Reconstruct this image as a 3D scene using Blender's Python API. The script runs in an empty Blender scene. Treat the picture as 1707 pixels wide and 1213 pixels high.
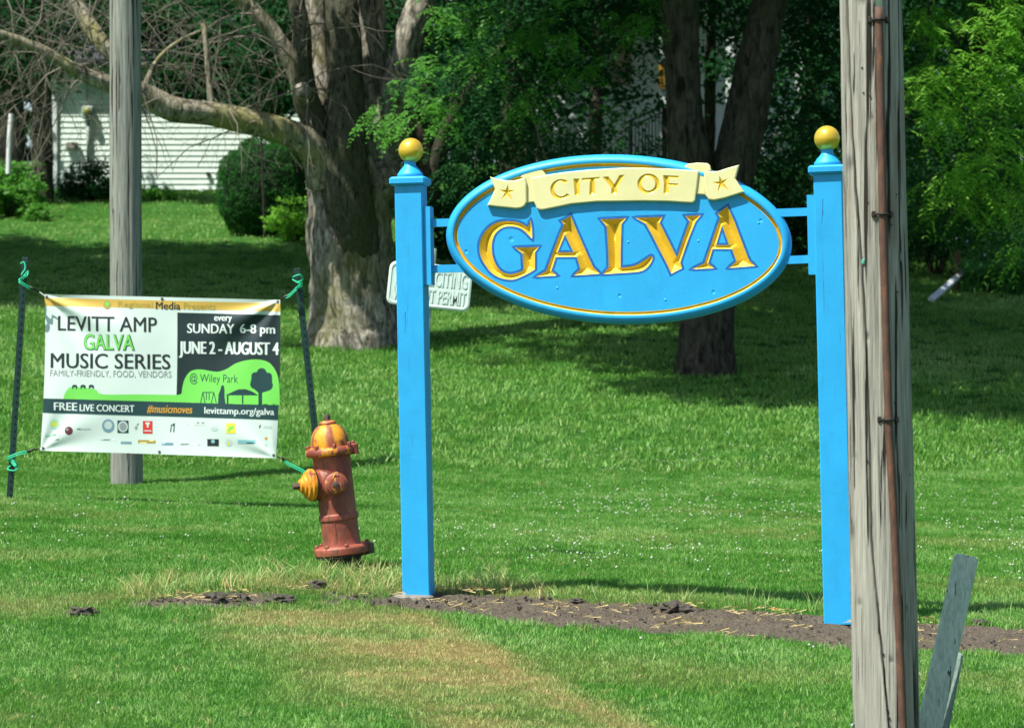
import bpy, math, random
import numpy as np
from mathutils import Vector, Matrix, noise
from mathutils.geometry import delaunay_2d_cdt

# ------------------------------------------------------------------ camera, sky, sun, exposure
scene = bpy.context.scene
COL = scene.collection
W0, H0, F = 1707.0, 1213.0, 4452.0
CX, CY = W0 / 2, H0 / 2
cam_d = bpy.data.cameras.new('camera')
cam = bpy.data.objects.new('camera', cam_d)
COL.objects.link(cam)
cam_d.sensor_width = 36.0
cam_d.lens = 36.0 * F / W0
cam_d.clip_start = 0.2
cam_d.clip_end = 2000.0
cam_d.dof.use_dof = True
cam_d.dof.focus_distance = 14.3
cam_d.dof.aperture_fstop = 5.6
cam.location = (0, 0, 0)
cam.rotation_euler = (math.radians(90), 0, 0)
scene.camera = cam

SUN_EL, SUN_AZ = math.radians(59), math.radians(52)      # azimuth measured to the left of the line behind the camera
world = bpy.data.worlds.new('World')
scene.world = world
world.use_nodes = True
wn = world.node_tree.nodes
sky = wn.new('ShaderNodeTexSky')
sky.sky_type = 'NISHITA'
sky.sun_disc = False
sky.sun_elevation = SUN_EL
sky.sun_rotation = math.radians(180) + SUN_AZ
world.node_tree.links.new(sky.outputs[0], wn['Background'].inputs[0])
wn['Background'].inputs[1].default_value = 0.09

sun_d = bpy.data.lights.new('sun', 'SUN')
sun_d.energy = 5.0
sun_d.angle = math.radians(0.6)
sun_d.color = (0.99, 0.97, 0.87)
sun = bpy.data.objects.new('sun', sun_d)
COL.objects.link(sun)
SUNV = Vector((-math.sin(SUN_AZ) * math.cos(SUN_EL), -math.cos(SUN_AZ) * math.cos(SUN_EL), math.sin(SUN_EL)))
sun.rotation_euler = SUNV.to_track_quat('Z', 'Y').to_euler()

scene.view_settings.view_transform = 'Standard'
scene.view_settings.look = 'None'
scene.view_settings.exposure = 0.72
scene.view_settings.gamma = 1.0
scene.view_settings.use_curve_mapping = False
scene.cycles.max_bounces = 6
scene.cycles.diffuse_bounces = 3
scene.cycles.glossy_bounces = 2
scene.cycles.transmission_bounces = 3
scene.cycles.transparent_max_bounces = 4

RNG = np.random.default_rng(7)
random.seed(7)


# ------------------------------------------------------------------ helpers
def PP(px, py, Y):
    """point of the place at depth Y on the sight line of a photo pixel"""
    return Vector(((px - CX) / F * Y, Y, (CY - py) / F * Y))


def tag(o, label=None, cat=None, group=None, kind=None):
    if label: o['label'] = label
    if cat: o['category'] = cat
    if group: o['group'] = group
    if kind: o['kind'] = kind
    return o


def empty(name, loc, label, cat, group=None, rz=0.0):
    o = bpy.data.objects.new(name, None)
    COL.objects.link(o)
    o.location = loc
    o.rotation_euler = (0, 0, rz)
    return tag(o, label, cat, group)


def link_mesh(name, me, parent=None, world_coords=True):
    o = bpy.data.objects.new(name, me)
    COL.objects.link(o)
    if parent is not None:
        o.parent = parent
        if world_coords:
            pm = Matrix.Identity(4)
            chain = []
            p = parent
            while p is not None:
                chain.append(p); p = p.parent
            for p in reversed(chain):
                pm = pm @ (p.matrix_parent_inverse @ Matrix.LocRotScale(p.location, p.rotation_euler, p.scale))
            o.matrix_parent_inverse = pm.inverted()
    return o


class MB:
    def __init__(self):
        self.v, self.f, self.m = [], [], []

    def add(self, vs, fs, mi=0):
        b = len(self.v)
        self.v.extend([tuple(p) for p in vs])
        self.f.extend([tuple(i + b for i in f) for f in fs])
        self.m.extend([mi] * len(fs))

    def box(self, c, s, rot=None, mi=0):
        hx, hy, hz = s[0] / 2, s[1] / 2, s[2] / 2
        vs = [Vector((x, y, z)) for x in (-hx, hx) for y in (-hy, hy) for z in (-hz, hz)]
        if rot is not None: vs = [rot @ v for v in vs]
        c = Vector(c)
        self.add([v + c for v in vs], [(0, 1, 3, 2), (4, 6, 7, 5), (0, 4, 5, 1), (2, 3, 7, 6), (0, 2, 6, 4), (1, 5, 7, 3)], mi)

    def bevel_box(self, c, s, b, rot=None, mi=0):
        hx, hy, hz = s[0] / 2, s[1] / 2, s[2] / 2
        rings = []
        for z, o in ((-hz, b), (-hz + b, 0), (hz - b, 0), (hz, b)):
            x, y = hx - o, hy - o
            k = min(b, x, y)
            rings.append([(-x + k, -y, z), (x - k, -y, z), (x, -y + k, z), (x, y - k, z), (x - k, y, z), (-x + k, y, z), (-x, y - k, z), (-x, -y + k, z)])
        vs = [Vector(p) for r in rings for p in r]
        if rot is not None: vs = [rot @ v for v in vs]
        c = Vector(c)
        fs = [tuple(range(7, -1, -1)), tuple(24 + i for i in range(8))]
        for r in range(3):
            for i in range(8):
                j = (i + 1) % 8
                fs.append((r * 8 + i, r * 8 + j, r * 8 + 8 + j, r * 8 + 8 + i))
        self.add([v + c for v in vs], fs, mi)

    def tube(self, pts, radii, sides=8, mi=0, cap=True, disp=None):
        pts = [Vector(p) for p in pts]
        n = len(pts)
        if not hasattr(radii, '__len__'): radii = [radii] * n
        t0 = (pts[1] - pts[0]).normalized()
        up = Vector((0, 0, 1)) if abs(t0.z) < 0.9 else Vector((0, -1, 0))
        a = t0.cross(up).normalized()
        vs = []
        for i, p in enumerate(pts):
            t = (pts[min(i + 1, n - 1)] - pts[max(i - 1, 0)]).normalized()
            a = (a - t * a.dot(t)).normalized()
            b = t.cross(a)
            for k in range(sides):
                th = 2 * math.pi * k / sides
                r = radii[i]
                d = a * math.cos(th) + b * math.sin(th)
                if disp: r = r + disp(p, d, r, i / (n - 1))
                vs.append(p + d * r)
        fs = []
        for i in range(n - 1):
            for k in range(sides):
                j = (k + 1) % sides
                fs.append((i * sides + k, i * sides + j, (i + 1) * sides + j, (i + 1) * sides + k))
        if cap:
            fs.append(tuple(range(sides - 1, -1, -1)))
            fs.append(tuple((n - 1) * sides + k for k in range(sides)))
        self.add(vs, fs, mi)

    def lathe(self, prof, sides=32, M=None, mi=0):
        """prof: list of (radius, height)"""
        vs, fs = [], []
        for r, z in prof:
            for k in range(sides):
                th = 2 * math.pi * k / sides
                v = Vector((r * math.cos(th), r * math.sin(th), z))
                vs.append(M @ v if M is not None else v)
        n = len(prof)
        for i in range(n - 1):
            for k in range(sides):
                j = (k + 1) % sides
                fs.append((i * sides + k, i * sides + j, (i + 1) * sides + j, (i + 1) * sides + k))
        if prof[0][0] > 1e-4: fs.append(tuple(range(sides - 1, -1, -1)))
        if prof[-1][0] > 1e-4: fs.append(tuple((n - 1) * sides + k for k in range(sides)))
        self.add(vs, fs, mi)

    def build(self, name, mats, parent=None, smooth=False, world_coords=True):
        me = bpy.data.meshes.new(name)
        me.from_pydata(self.v, [], self.f)
        if not isinstance(mats, (list, tuple)): mats = [mats]
        for m in mats: me.materials.append(m)
        if len(mats) > 1: me.polygons.foreach_set('material_index', self.m)
        if smooth:
            me.polygons.foreach_set('use_smooth', [True] * len(self.f))
            if smooth == 'auto': me.set_sharp_from_angle(angle=math.radians(35))
        me.update()
        return link_mesh(name, me, parent, world_coords)


def np_mesh(name, verts, nper, mat, parent=None, smooth=False):
    """polygons that all have nper corners, verts laid out face by face"""
    n = len(verts) // nper
    me = bpy.data.meshes.new(name)
    me.vertices.add(len(verts))
    me.vertices.foreach_set('co', np.ascontiguousarray(verts, dtype=np.float32).ravel())
    me.loops.add(len(verts))
    me.loops.foreach_set('vertex_index', np.arange(len(verts), dtype=np.int32))
    me.polygons.add(n)
    me.polygons.foreach_set('loop_start', np.arange(0, len(verts), nper, dtype=np.int32))
    me.polygons.foreach_set('loop_total', np.full(n, nper, dtype=np.int32))
    me.materials.append(mat)
    me.update(calc_edges=True)
    return link_mesh(name, me, parent)


def spline(pts, rad, n):
    """Catmull-Rom resample of points and radii"""
    P = [Vector(p) for p in pts]
    R = list(rad)
    out, ro = [], []
    m = len(P)
    for i in range(n):
        u = i / (n - 1) * (m - 1)
        k = min(int(u), m - 2)
        t = u - k
        p0, p1, p2, p3 = P[max(k - 1, 0)], P[k], P[k + 1], P[min(k + 2, m - 1)]
        out.append(0.5 * ((2 * p1) + (p2 - p0) * t + (2 * p0 - 5 * p1 + 4 * p2 - p3) * t * t + (3 * p1 - p0 - 3 * p2 + p3) * t ** 3))
        s = t
        ro.append(R[k] * (1 - s) + R[k + 1] * s)
    return out, ro


# ------------------------------------------------------------------ materials
class NT:
    def __init__(self, name):
        self.mat = bpy.data.materials.new(name)
        self.mat.use_nodes = True
        self.t = self.mat.node_tree
        self.b = self.t.nodes['Principled BSDF']
        self.out = self.t.nodes['Material Output']

    def n(self, typ, **kw):
        nd = self.t.nodes.new(typ)
        for k, v in kw.items(): setattr(nd, k, v)
        return nd

    def l(self, a, b): self.t.links.new(a, b)

    def coords(self, scale=(1, 1, 1), kind='Object', world=False):
        mp = self.n('ShaderNodeMapping')
        mp.inputs['Scale'].default_value = scale
        if world:
            g = self.n('ShaderNodeNewGeometry')
            self.l(g.outputs['Position'], mp.inputs[0])
        else:
            tc = self.n('ShaderNodeTexCoord')
            self.l(tc.outputs[kind], mp.inputs[0])
        return mp.outputs[0]

    def noise(self, vec, scale, detail=4, rough=0.55, dist=0.0):
        nz = self.n('ShaderNodeTexNoise')
        nz.inputs['Scale'].default_value = scale
        nz.inputs['Detail'].default_value = detail
        nz.inputs['Roughness'].default_value = rough
        nz.inputs['Distortion'].default_value = dist
        self.l(vec, nz.inputs['Vector'])
        return nz.outputs['Fac']

    def ramp(self, fac, stops, interp='LINEAR'):
        r = self.n('ShaderNodeValToRGB')
        r.color_ramp.interpolation = interp
        e = r.color_ramp.elements
        while len(e) < len(stops): e.new(0.5)
        for i, (p, c) in enumerate(stops):
            e[i].position = p
            e[i].color = (*c, 1) if len(c) == 3 else c
        self.l(fac, r.inputs[0])
        return r.outputs[0]

    def mix(self, fac, a, b, mode='MIX'):
        m = self.n('ShaderNodeMix', data_type='RGBA', blend_type=mode)
        for s, v in ((0, fac), (6, a), (7, b)):
            if isinstance(v, (int, float)): m.inputs[s].default_value = v
            elif isinstance(v, tuple): m.inputs[s].default_value = (*v, 1)
            else: self.l(v, m.inputs[s])
        return m.outputs[2]

    def bump(self, h, strength, dist=0.01):
        b = self.n('ShaderNodeBump')
        b.inputs['Strength'].default_value = strength
        b.inputs['Distance'].default_value = dist
        self.l(h, b.inputs['Height'])
        self.l(b.outputs[0], self.b.inputs['Normal'])

    def col(self, s): self.l(s, self.b.inputs['Base Color'])


def paint(name, c, rough=0.45, var=0.12, scale=6.0, bump=0.1, metallic=0.0, stretch=(1, 1, 1), spec=0.5, bscale=60, world=True):
    m = NT(name)
    v = m.coords(stretch, world=world)
    n = m.noise(v, scale, 6, 0.6)
    lo = tuple(x * (1 - var) for x in c); hi = tuple(min(1, x * (1 + var)) for x in c)
    m.col(m.ramp(n, [(0.3, lo), (0.7, hi)]))
    m.b.inputs['Roughness'].default_value = rough
    m.b.inputs['Metallic'].default_value = metallic
    m.b.inputs['Specular IOR Level'].default_value = spec
    if bump: m.bump(m.noise(v, bscale, 4), bump, 0.004)
    return m.mat


def leaf_mat(name, dark, light, trans=0.45, rough=0.5, tcol=None, nscale=0.6):
    m = NT(name)
    g = m.n('ShaderNodeNewGeometry')
    nz = m.noise(m.coords(world=True), nscale, 3)
    add = m.n('ShaderNodeMath', operation='ADD')
    mu = m.n('ShaderNodeMath', operation='MULTIPLY')
    mu.inputs[1].default_value = 0.6
    m.l(g.outputs['Random Per Island'], mu.inputs[0])
    m.l(mu.outputs[0], add.inputs[0])
    m2 = m.n('ShaderNodeMath', operation='MULTIPLY'); m2.inputs[1].default_value = 0.5
    m.l(nz, m2.inputs[0]); m.l(m2.outputs[0], add.inputs[1])
    c = m.ramp(add.outputs[0], [(0.15, dark), (0.85, light)])
    m.col(c)
    m.b.inputs['Roughness'].default_value = rough
    m.b.inputs['Specular IOR Level'].default_value = 0.35 if rough < 0.6 else 0.12
    tr = m.n('ShaderNodeBsdfTranslucent')
    m.l(m.mix(0.5, c, tcol or tuple(min(1, x * 1.6) for x in light)), tr.inputs[0])
    mx = m.n('ShaderNodeMixShader')
    mx.inputs[0].default_value = trans
    m.l(m.b.outputs[0], mx.inputs[1]); m.l(tr.outputs[0], mx.inputs[2])
    m.l(mx.outputs[0], m.out.inputs[0])
    return m.mat


BLUE = (0.018, 0.375, 0.76)
M = {}
# blue sign paint with a few fine cracks and brush marks
def blue_paint(name, crack=False):
    m = NT(name)
    v = m.coords((1, 1, 1), world=True)
    n = m.noise(v, 5, 6, 0.6)
    c = m.ramp(n, [(0.25, tuple(x * 0.9 for x in BLUE)), (0.75, tuple(x * 1.07 for x in BLUE))])
    vv = m.coords((40, 40, 1.6), world=True)
    n2 = m.noise(vv, 1.0, 5, 0.6, 0.5)
    if crack:
        k = m.ramp(n2, [(0.33, (1, 1, 1)), (0.355, (0, 0, 0))])
        k2 = m.noise(m.coords((3, 3, 1.0), world=True), 1.3, 2)
        gate = m.ramp(k2, [(0.52, (0, 0, 0)), (0.6, (1, 1, 1))])
        kk = m.mix(1.0, k, gate, 'MULTIPLY')
        c = m.mix(kk, c, (0.015, 0.10, 0.22))
    dirt = m.noise(m.coords((5, 5, 2.2), world=True), 2.0, 6, 0.7)
    c = m.mix(m.ramp(dirt, [(0.52, (0, 0, 0)), (0.75, (0.5,) * 3)]), c, tuple(x * 0.72 for x in BLUE))
    m.col(c)
    m.b.inputs['Roughness'].default_value = 0.48
    m.bump(m.mix(0.5, n2, m.noise(v, 55, 4)), 0.3, 0.005)
    return m.mat
M['blue'] = blue_paint('blue_paint')
M['blue_post'] = blue_paint('blue_post_paint', True)
M['blue_dark'] = paint('blue_outline', (0.006, 0.12, 0.40), 0.5, 0.2, 30)
M['gold'] = paint('gold_leaf', (0.84, 0.56, 0.05), 0.36, 0.10, 14, 0.12, 0.30, bscale=120)
M['goldball'] = paint('gold_ball_paint', (0.80, 0.52, 0.05), 0.30, 0.12, 9, 0.05, 0.45, spec=0.6)
M['cream'] = paint('cream_paint', (0.72, 0.68, 0.34), 0.5, 0.05, 8, 0.08)
M['white_sign'] = paint('white_embossed_paint', (0.62, 0.76, 0.69), 0.45, 0.06, 8, 0.1)
M['concrete'] = paint('grey_concrete', (0.20, 0.19, 0.17), 0.9, 0.25, 30, 0.5)
M['green_steel'] = paint('green_steel', (0.004, 0.032, 0.026), 0.5, 0.3, 20, 0.1)
M['twine'] = paint('green_twine', (0.02, 0.50, 0.26), 0.6, 0.15, 60, 0.2)
M['hook'] = paint('black_hook', (0.01, 0.012, 0.01), 0.5, 0.1)
M['white_rope'] = paint('white_cord', (0.7, 0.72, 0.7), 0.7, 0.1)
M['vinyl'] = paint('banner_vinyl', (0.70, 0.82, 0.76), 0.42, 0.02, 3, 0.05, bscale=4)
M['p_yellow'] = paint('print_yellow', (0.70, 0.45, 0.09), 0.42, 0.02)
M['p_black'] = paint('print_black', (0.016, 0.032, 0.034), 0.42, 0.1)
M['p_dark'] = paint('print_slate', (0.018, 0.060, 0.065), 0.42, 0.1)
M['p_text'] = paint('print_letter_black', (0.022, 0.03, 0.03), 0.45, 0.1)
M['p_grey'] = paint('print_grey', (0.30, 0.33, 0.33), 0.45, 0.1)
M['p_green'] = paint('print_green', (0.20, 0.72, 0.11), 0.42, 0.02)
M['p_white'] = paint('print_white', (0.72, 0.82, 0.77), 0.42, 0.02)
M['p_orange'] = paint('print_orange', (0.70, 0.36, 0.05), 0.42, 0.05)
M['p_red'] = paint('print_red', (0.70, 0.05, 0.04), 0.42, 0.05)
M['p_maroon'] = paint('print_maroon', (0.16, 0.03, 0.05), 0.42, 0.05)
M['p_teal'] = paint('print_teal', (0.25, 0.55, 0.58), 0.42, 0.05)
M['p_bluegrey'] = paint('print_blue_grey', (0.20, 0.34, 0.42), 0.42, 0.1, 40)
M['p_lemon'] = paint('print_lemon', (0.78, 0.74, 0.06), 0.42, 0.05)
M['p_olive'] = paint('print_olive', (0.42, 0.34, 0.08), 0.42, 0.05)
M['p_pale'] = paint('print_pale', (0.55, 0.68, 0.66), 0.42, 0.05)
M['p_mint'] = paint('print_mint', (0.45, 0.76, 0.55), 0.42, 0.05)
M['rust'] = None
m = NT('rusty_pipe')
v = m.coords((3, 3, 1), world=True)
m.col(m.ramp(m.noise(v, 14, 6, 0.7), [(0.3, (0.055, 0.03, 0.022)), (0.55, (0.11, 0.052, 0.032)), (0.75, (0.22, 0.085, 0.045))]))
m.b.inputs['Roughness'].default_value = 0.75
m.bump(m.noise(v, 120, 4), 0.3, 0.003)
M['rust'] = m.mat
M['pvc'] = paint('white_plastic_pipe', (0.7, 0.72, 0.72), 0.4, 0.04)
M['dark_iron'] = paint('dark_iron', (0.02, 0.014, 0.011), 0.7, 0.3, 40, 0.3)


def wood_mat(name, lo, mid, hi, crack=(0.03, 0.026, 0.02), brown=(0.20, 0.12, 0.06), thr=0.36, brown_amt=0.35):
    m = NT(name)
    vs = m.coords((34, 34, 1.1))
    fine = m.coords((130, 130, 3.5))
    n1 = m.noise(vs, 1.0, 6, 0.62, 0.4)
    n2 = m.noise(fine, 1.0, 4, 0.6)
    n3 = m.noise(m.coords((3, 3, 1.2)), 1.2, 4, 0.6)
    c = m.ramp(n1, [(0.3, lo), (0.5, mid), (0.72, hi)])
    c = m.mix(0.5, c, m.ramp(n2, [(0.32, tuple(x * 0.40 for x in mid)), (0.66, hi)]))
    bm = m.ramp(n3, [(0.58, (0, 0, 0)), (0.72, (brown_amt,) * 3)])
    c = m.mix(bm, c, brown)
    ck = m.noise(m.coords((46, 46, 1.0)), 1.0, 3, 0.5, 0.3)
    cr = m.ramp(ck, [(thr - 0.03, (1, 1, 1)), (thr, (0, 0, 0))])
    c = m.mix(cr, c, crack)
    at = m.n('ShaderNodeAttribute'); at.attribute_name = 'crack'
    c = m.mix(at.outputs['Fac'], c, crack)
    m.col(c)
    m.b.inputs['Roughness'].default_value = 0.85
    m.b.inputs['Specular IOR Level'].default_value = 0.2
    sub = m.n('ShaderNodeMath', operation='SUBTRACT')
    m.l(m.mix(0.5, n1, n2), sub.inputs[0]); m.l(cr, sub.inputs[1])
    m.bump(sub.outputs[0], 1.0, 0.014)
    return m.mat


M['pole_wood'] = wood_mat('weathered_pole_wood', (0.13, 0.12, 0.10), (0.33, 0.315, 0.265), (0.52, 0.50, 0.43), thr=0.405, brown_amt=0.5)
M['pole_far'] = wood_mat('grey_pole_wood', (0.10, 0.105, 0.09), (0.24, 0.25, 0.215), (0.37, 0.385, 0.34), thr=0.40, brown_amt=0.2)
M['stake_wood'] = wood_mat('grey_green_timber', (0.38, 0.50, 0.40), (0.52, 0.65, 0.54), (0.62, 0.74, 0.64), thr=0.33, brown_amt=0.15)
M['stake_wood_dark'] = wood_mat('dark_green_timber', (0.17, 0.23, 0.20), (0.24, 0.32, 0.28), (0.31, 0.40, 0.35), thr=0.30, brown_amt=0.1)


def bark_mat(name, lo, hi, moss=(0.20, 0.20, 0.06), moss_amt=0.5, sc=1.0, bs=0.9):
    m = NT(name)
    v = m.coords((15 * sc, 15 * sc, 4.2 * sc), world=True)
    n1 = m.noise(v, 1.0, 8, 0.68, 0.8)
    n2 = m.noise(m.coords((1, 1, 1), world=True), 1.4, 3)
    c = m.ramp(n1, [(0.36, tuple(x * 0.22 for x in lo)), (0.47, lo), (0.64, hi)])
    mm = m.ramp(n2, [(0.50, (0, 0, 0)), (0.66, (moss_amt,) * 3)])
    c = m.mix(mm, c, moss)
    m.col(c)
    m.b.inputs['Roughness'].default_value = 0.95
    m.b.inputs['Specular IOR Level'].default_value = 0.1
    m.bump(n1, bs, 0.09)
    return m.mat


M['bark_pale'] = bark_mat('pale_maple_bark', (0.21, 0.19, 0.155), (0.54, 0.50, 0.42))
M['bark_dark'] = bark_mat('dark_smooth_bark', (0.060, 0.060, 0.042), (0.115, 0.115, 0.078), (0.06, 0.07, 0.03), 0.6, 1.6, 0.5)
M['bark_brown'] = bark_mat('brown_bark', (0.062, 0.055, 0.042), (0.12, 0.105, 0.08), (0.05, 0.065, 0.03), 0.5)
M['bark_moss'] = bark_mat('mossy_limb_bark', (0.24, 0.215, 0.155), (0.50, 0.46, 0.35), (0.34, 0.32, 0.09), 0.7)
M['twig'] = paint('dead_twig', (0.16, 0.14, 0.11), 0.9, 0.3, 3, 0)

M['leaf_dark_shade'] = leaf_mat('dark_shaded_leaf', (0.006, 0.036, 0.012), (0.022, 0.098, 0.026), 0.3, 0.75)  # the background's deep shade is put into this darker green
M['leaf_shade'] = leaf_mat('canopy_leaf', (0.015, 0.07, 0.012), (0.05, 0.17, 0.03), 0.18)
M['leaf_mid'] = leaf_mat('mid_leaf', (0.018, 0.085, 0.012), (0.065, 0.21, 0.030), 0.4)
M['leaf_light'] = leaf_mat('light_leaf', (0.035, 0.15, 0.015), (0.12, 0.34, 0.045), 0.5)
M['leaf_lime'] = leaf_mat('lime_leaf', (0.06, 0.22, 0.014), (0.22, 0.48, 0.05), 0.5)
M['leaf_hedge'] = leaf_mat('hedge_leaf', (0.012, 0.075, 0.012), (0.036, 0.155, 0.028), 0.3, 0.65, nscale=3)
M['leaf_lily'] = leaf_mat('lily_leaf', (0.02, 0.10, 0.02), (0.07, 0.24, 0.05), 0.35)


# ------------------------------------------------------------------ terrain
_py = [-40, 0, 5, 9, 11, 14.17, 15.5, 17.5, 20.5, 23, 25, 27.5, 30, 33.5, 36, 42, 50, 54, 60, 65, 80, 120, 200, 600]
_pz = [-1.9, -1.9, -1.85, -1.62, -1.475, -1.229, -1.19, -1.17, -1.155, -1.185, -1.20, -0.93, -0.56, -0.10, 0.27, 0.95, 2.0, 2.60, 3.45, 4.2, 6.0, 8.5, 11, 16]
_yy = np.arange(-40, 600, 0.1)
_zz = np.interp(_yy, _py, _pz)
_k = np.exp(-0.5 * (np.arange(-15, 16) / 6.0) ** 2); _k /= _k.sum()
_zs = np.convolve(np.pad(_zz, 15, mode='edge'), _k, mode='valid')


def gz(x, y):
    x = np.asarray(x, float); y = np.asarray(y, float)
    base = np.interp(y, _yy, _zs)
    T = np.interp(y, [0, 12, 14.5, 20.5, 25, 36, 60], [-0.043, -0.043, -0.043, -0.03, -0.010, -0.01, 0.0])
    xc = 9 * np.tanh(x / 9)
    und = 0.02 * np.sin(x * 1.1 + y * 0.45) * np.sin(y * 0.8 + 1.3) * np.clip((y - 17) / 6, 0, 1)
    return base + T * xc + und


def G(x, y, dz=0.0): return Vector((x, y, float(gz(x, y)) + dz))


def gp(px, py):
    """where the sight line of a pixel meets the ground"""
    ys = np.arange(7, 120, 0.02)
    xs = (px - CX) / F * ys
    zr = (CY - py) / F * ys
    d = zr - gz(xs, ys)
    k = int(np.argmax(d < 0)) if (d < 0).any() else len(ys) - 1
    return float(xs[k]), float(ys[k])


def vnoise(x, y, s, seed=0.0, det=3):
    out = np.zeros(len(x)); amp = 1.0; tot = 0
    for o in range(det):
        f = s * 2 ** o
        xi, yi = x * f + seed * 17.3 + 100, y * f + seed * 9.7 + 100
        x0, y0 = np.floor(xi), np.floor(yi)
        fx, fy = xi - x0, yi - y0
        fx = fx * fx * (3 - 2 * fx); fy = fy * fy * (3 - 2 * fy)
        def h(a, b):
            s_ = np.sin(a * 127.1 + b * 311.7 + seed * 74.7) * 43758.5453
            return s_ - np.floor(s_)
        out += amp * (h(x0, y0) * (1 - fx) * (1 - fy) + h(x0 + 1, y0) * fx * (1 - fy) + h(x0, y0 + 1) * (1 - fx) * fy + h(x0 + 1, y0 + 1) * fx * fy)
        tot += amp; amp *= 0.5
    return out / tot


def sstep(a, b, x):
    t = np.clip((x - a) / (b - a), 0, 1)
    return t * t * (3 - 2 * t)


# bare soil strip: its far and near edge as functions of x
_st = [gp(*p) for p in ((60, 1024), (200, 1004), (330, 987), (450, 984), (600, 988), (700, 983), (900, 995), (1150, 1010), (1400, 1028), (1560, 1040), (1707, 1046), (1900, 1060))]
_sb = [gp(*p) for p in ((60, 1025), (200, 1012), (330, 1010), (450, 1008), (600, 1004), (700, 1014), (900, 1044), (1150, 1060), (1400, 1078), (1560, 1084), (1707, 1090), (1900, 1100))]
_dt = [gp(*p) for p in ((280, 1030), (420, 1008), (560, 1005), (700, 1015), (780, 1055), (860, 1105), (960, 1150), (1060, 1190), (1160, 1235))]
_db = [gp(*p) for p in ((280, 1040), (380, 1085), (480, 1110), (600, 1150), (700, 1195), (780, 1230), (900, 1260), (1000, 1280), (1160, 1300))]


def _edge(pts, x):
    return np.interp(x, [p[0] for p in pts], [p[1] for p in pts])


def soil_mask(x, y):
    w = 0.10 * (vnoise(x, y, 2.2, 1) - 0.5) + 0.10 * (vnoise(x, y, 9, 2) - 0.5)
    a = sstep(-0.09, 0.10, _edge(_st, x) - y + w)
    b = sstep(-0.09, 0.10, y - _edge(_sb, x) + w)
    hole = 1 - 0.75 * sstep(0.45, 0.65, vnoise(x, y, 2.6, 3)) * sstep(0.0, -0.9, x)
    return a * b * hole


def dry_mask(x, y):
    w = 0.5 * (vnoise(x, y * 1.2, 1.1, 4) - 0.5)
    top, bot = _edge(_dt, x), _edge(_db, x)
    inside = sstep(-0.25, 0.25, top - y + w) * sstep(-0.3, 0.35, y - bot + w)
    inside *= sstep(-1.65, -1.2, x) * (1 - sstep(0.75, 1.1, x))
    streak = 0.35 + 0.65 * sstep(0.35, 0.62, vnoise(x * 0.8, y * 2.6, 1.6, 5))
    core = np.exp(-((top - 0.35 - y) / 0.30) ** 2) * sstep(-1.3, -0.6, x) * (1 - sstep(0.5, 0.9, x)) * 0.75
    around = 0.45 * np.exp(-((y - _edge(_st, x) - 0.25) / 0.35) ** 2) * (0.3 + vnoise(x, y, 3, 6)) * (x < 0.2)
    faint = 0.22 * sstep(0.52, 0.75, vnoise(x, y * 1.5, 0.9, 8)) * (y < 22)
    return np.clip(np.maximum(inside * streak * 0.72, core) + around + faint, 0, 1)


# ground sheet: finest where the camera stands closest to it
gx = np.unique(np.round(np.concatenate([np.linspace(-400, -60, 12), np.linspace(-60, -12, 25), np.linspace(-12, -4, 33), np.linspace(-4, 4, 267), np.linspace(4, 12, 33), np.linspace(12, 60, 25), np.linspace(60, 400, 12)]), 4))
gy = np.unique(np.round(np.concatenate([np.linspace(-40, 6, 16), np.linspace(6, 10, 21), np.linspace(10, 17, 234), np.linspace(17, 40, 231), np.linspace(40, 80, 81), np.linspace(80, 200, 25), np.linspace(200, 590, 14)]), 4))
X, Y = np.meshgrid(gx, gy)
X, Y = X.ravel(), Y.ravel()
Z = gz(X, Y)
sm, dm = soil_mask(X, Y), dry_mask(X, Y)
Z = Z + sm * (0.05 * (vnoise(X, Y, 11, 9) - 0.5) + 0.03 * (vnoise(X, Y, 30, 10) - 0.5) - 0.008)
Z = Z + 0.04 * (vnoise(X, Y, 1.7, 11) - 0.5) * (Y < 60)
nx, ny = len(gx), len(gy)
me = bpy.data.meshes.new('ground')
me.vertices.add(nx * ny)
me.vertices.foreach_set('co', np.stack([X, Y, Z], 1).astype(np.float32).ravel())
ii, jj = np.meshgrid(np.arange(nx - 1), np.arange(ny - 1))
a = (jj * nx + ii).ravel()
q = np.stack([a, a + 1, a + 1 + nx, a + nx], 1).astype(np.int32)
me.loops.add(q.size); me.loops.foreach_set('vertex_index', q.ravel())
me.polygons.add(len(q))
me.polygons.foreach_set('loop_start', np.arange(0, q.size, 4, dtype=np.int32))
me.polygons.foreach_set('loop_total', np.full(len(q), 4, dtype=np.int32))
me.polygons.foreach_set('use_smooth', np.ones(len(q), dtype=bool))
for nm, arr in (('soil', sm), ('dry', dm)):
    at = me.attributes.new(nm, 'FLOAT', 'POINT')
    at.data.foreach_set('value', arr.astype(np.float32))
me.update(calc_edges=True)
m = NT('lawn_ground')
v = m.coords(world=True)
g1 = m.noise(v, 1.3, 5)
g2 = m.noise(v, 45, 4, 0.65)
green = m.ramp(g2, [(0.3, (0.014, 0.060, 0.010)), (0.6, (0.036, 0.14, 0.02)), (0.8, (0.065, 0.20, 0.035))])
green = m.mix(0.25, green, m.ramp(g1, [(0.35, (0.035, 0.12, 0.015)), (0.7, (0.08, 0.17, 0.03))]))
dry = m.ramp(g2, [(0.3, (0.13, 0.10, 0.035)), (0.7, (0.32, 0.25, 0.10))])
at = m.n('ShaderNodeAttribute'); at.attribute_name = 'dry'
c = m.mix(at.outputs['Fac'], green, dry)
s2 = m.noise(v, 70, 6, 0.7)
soilc = m.ramp(s2, [(0.30, (0.050, 0.042, 0.032)), (0.5, (0.135, 0.112, 0.085)), (0.72, (0.26, 0.215, 0.16))])
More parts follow.
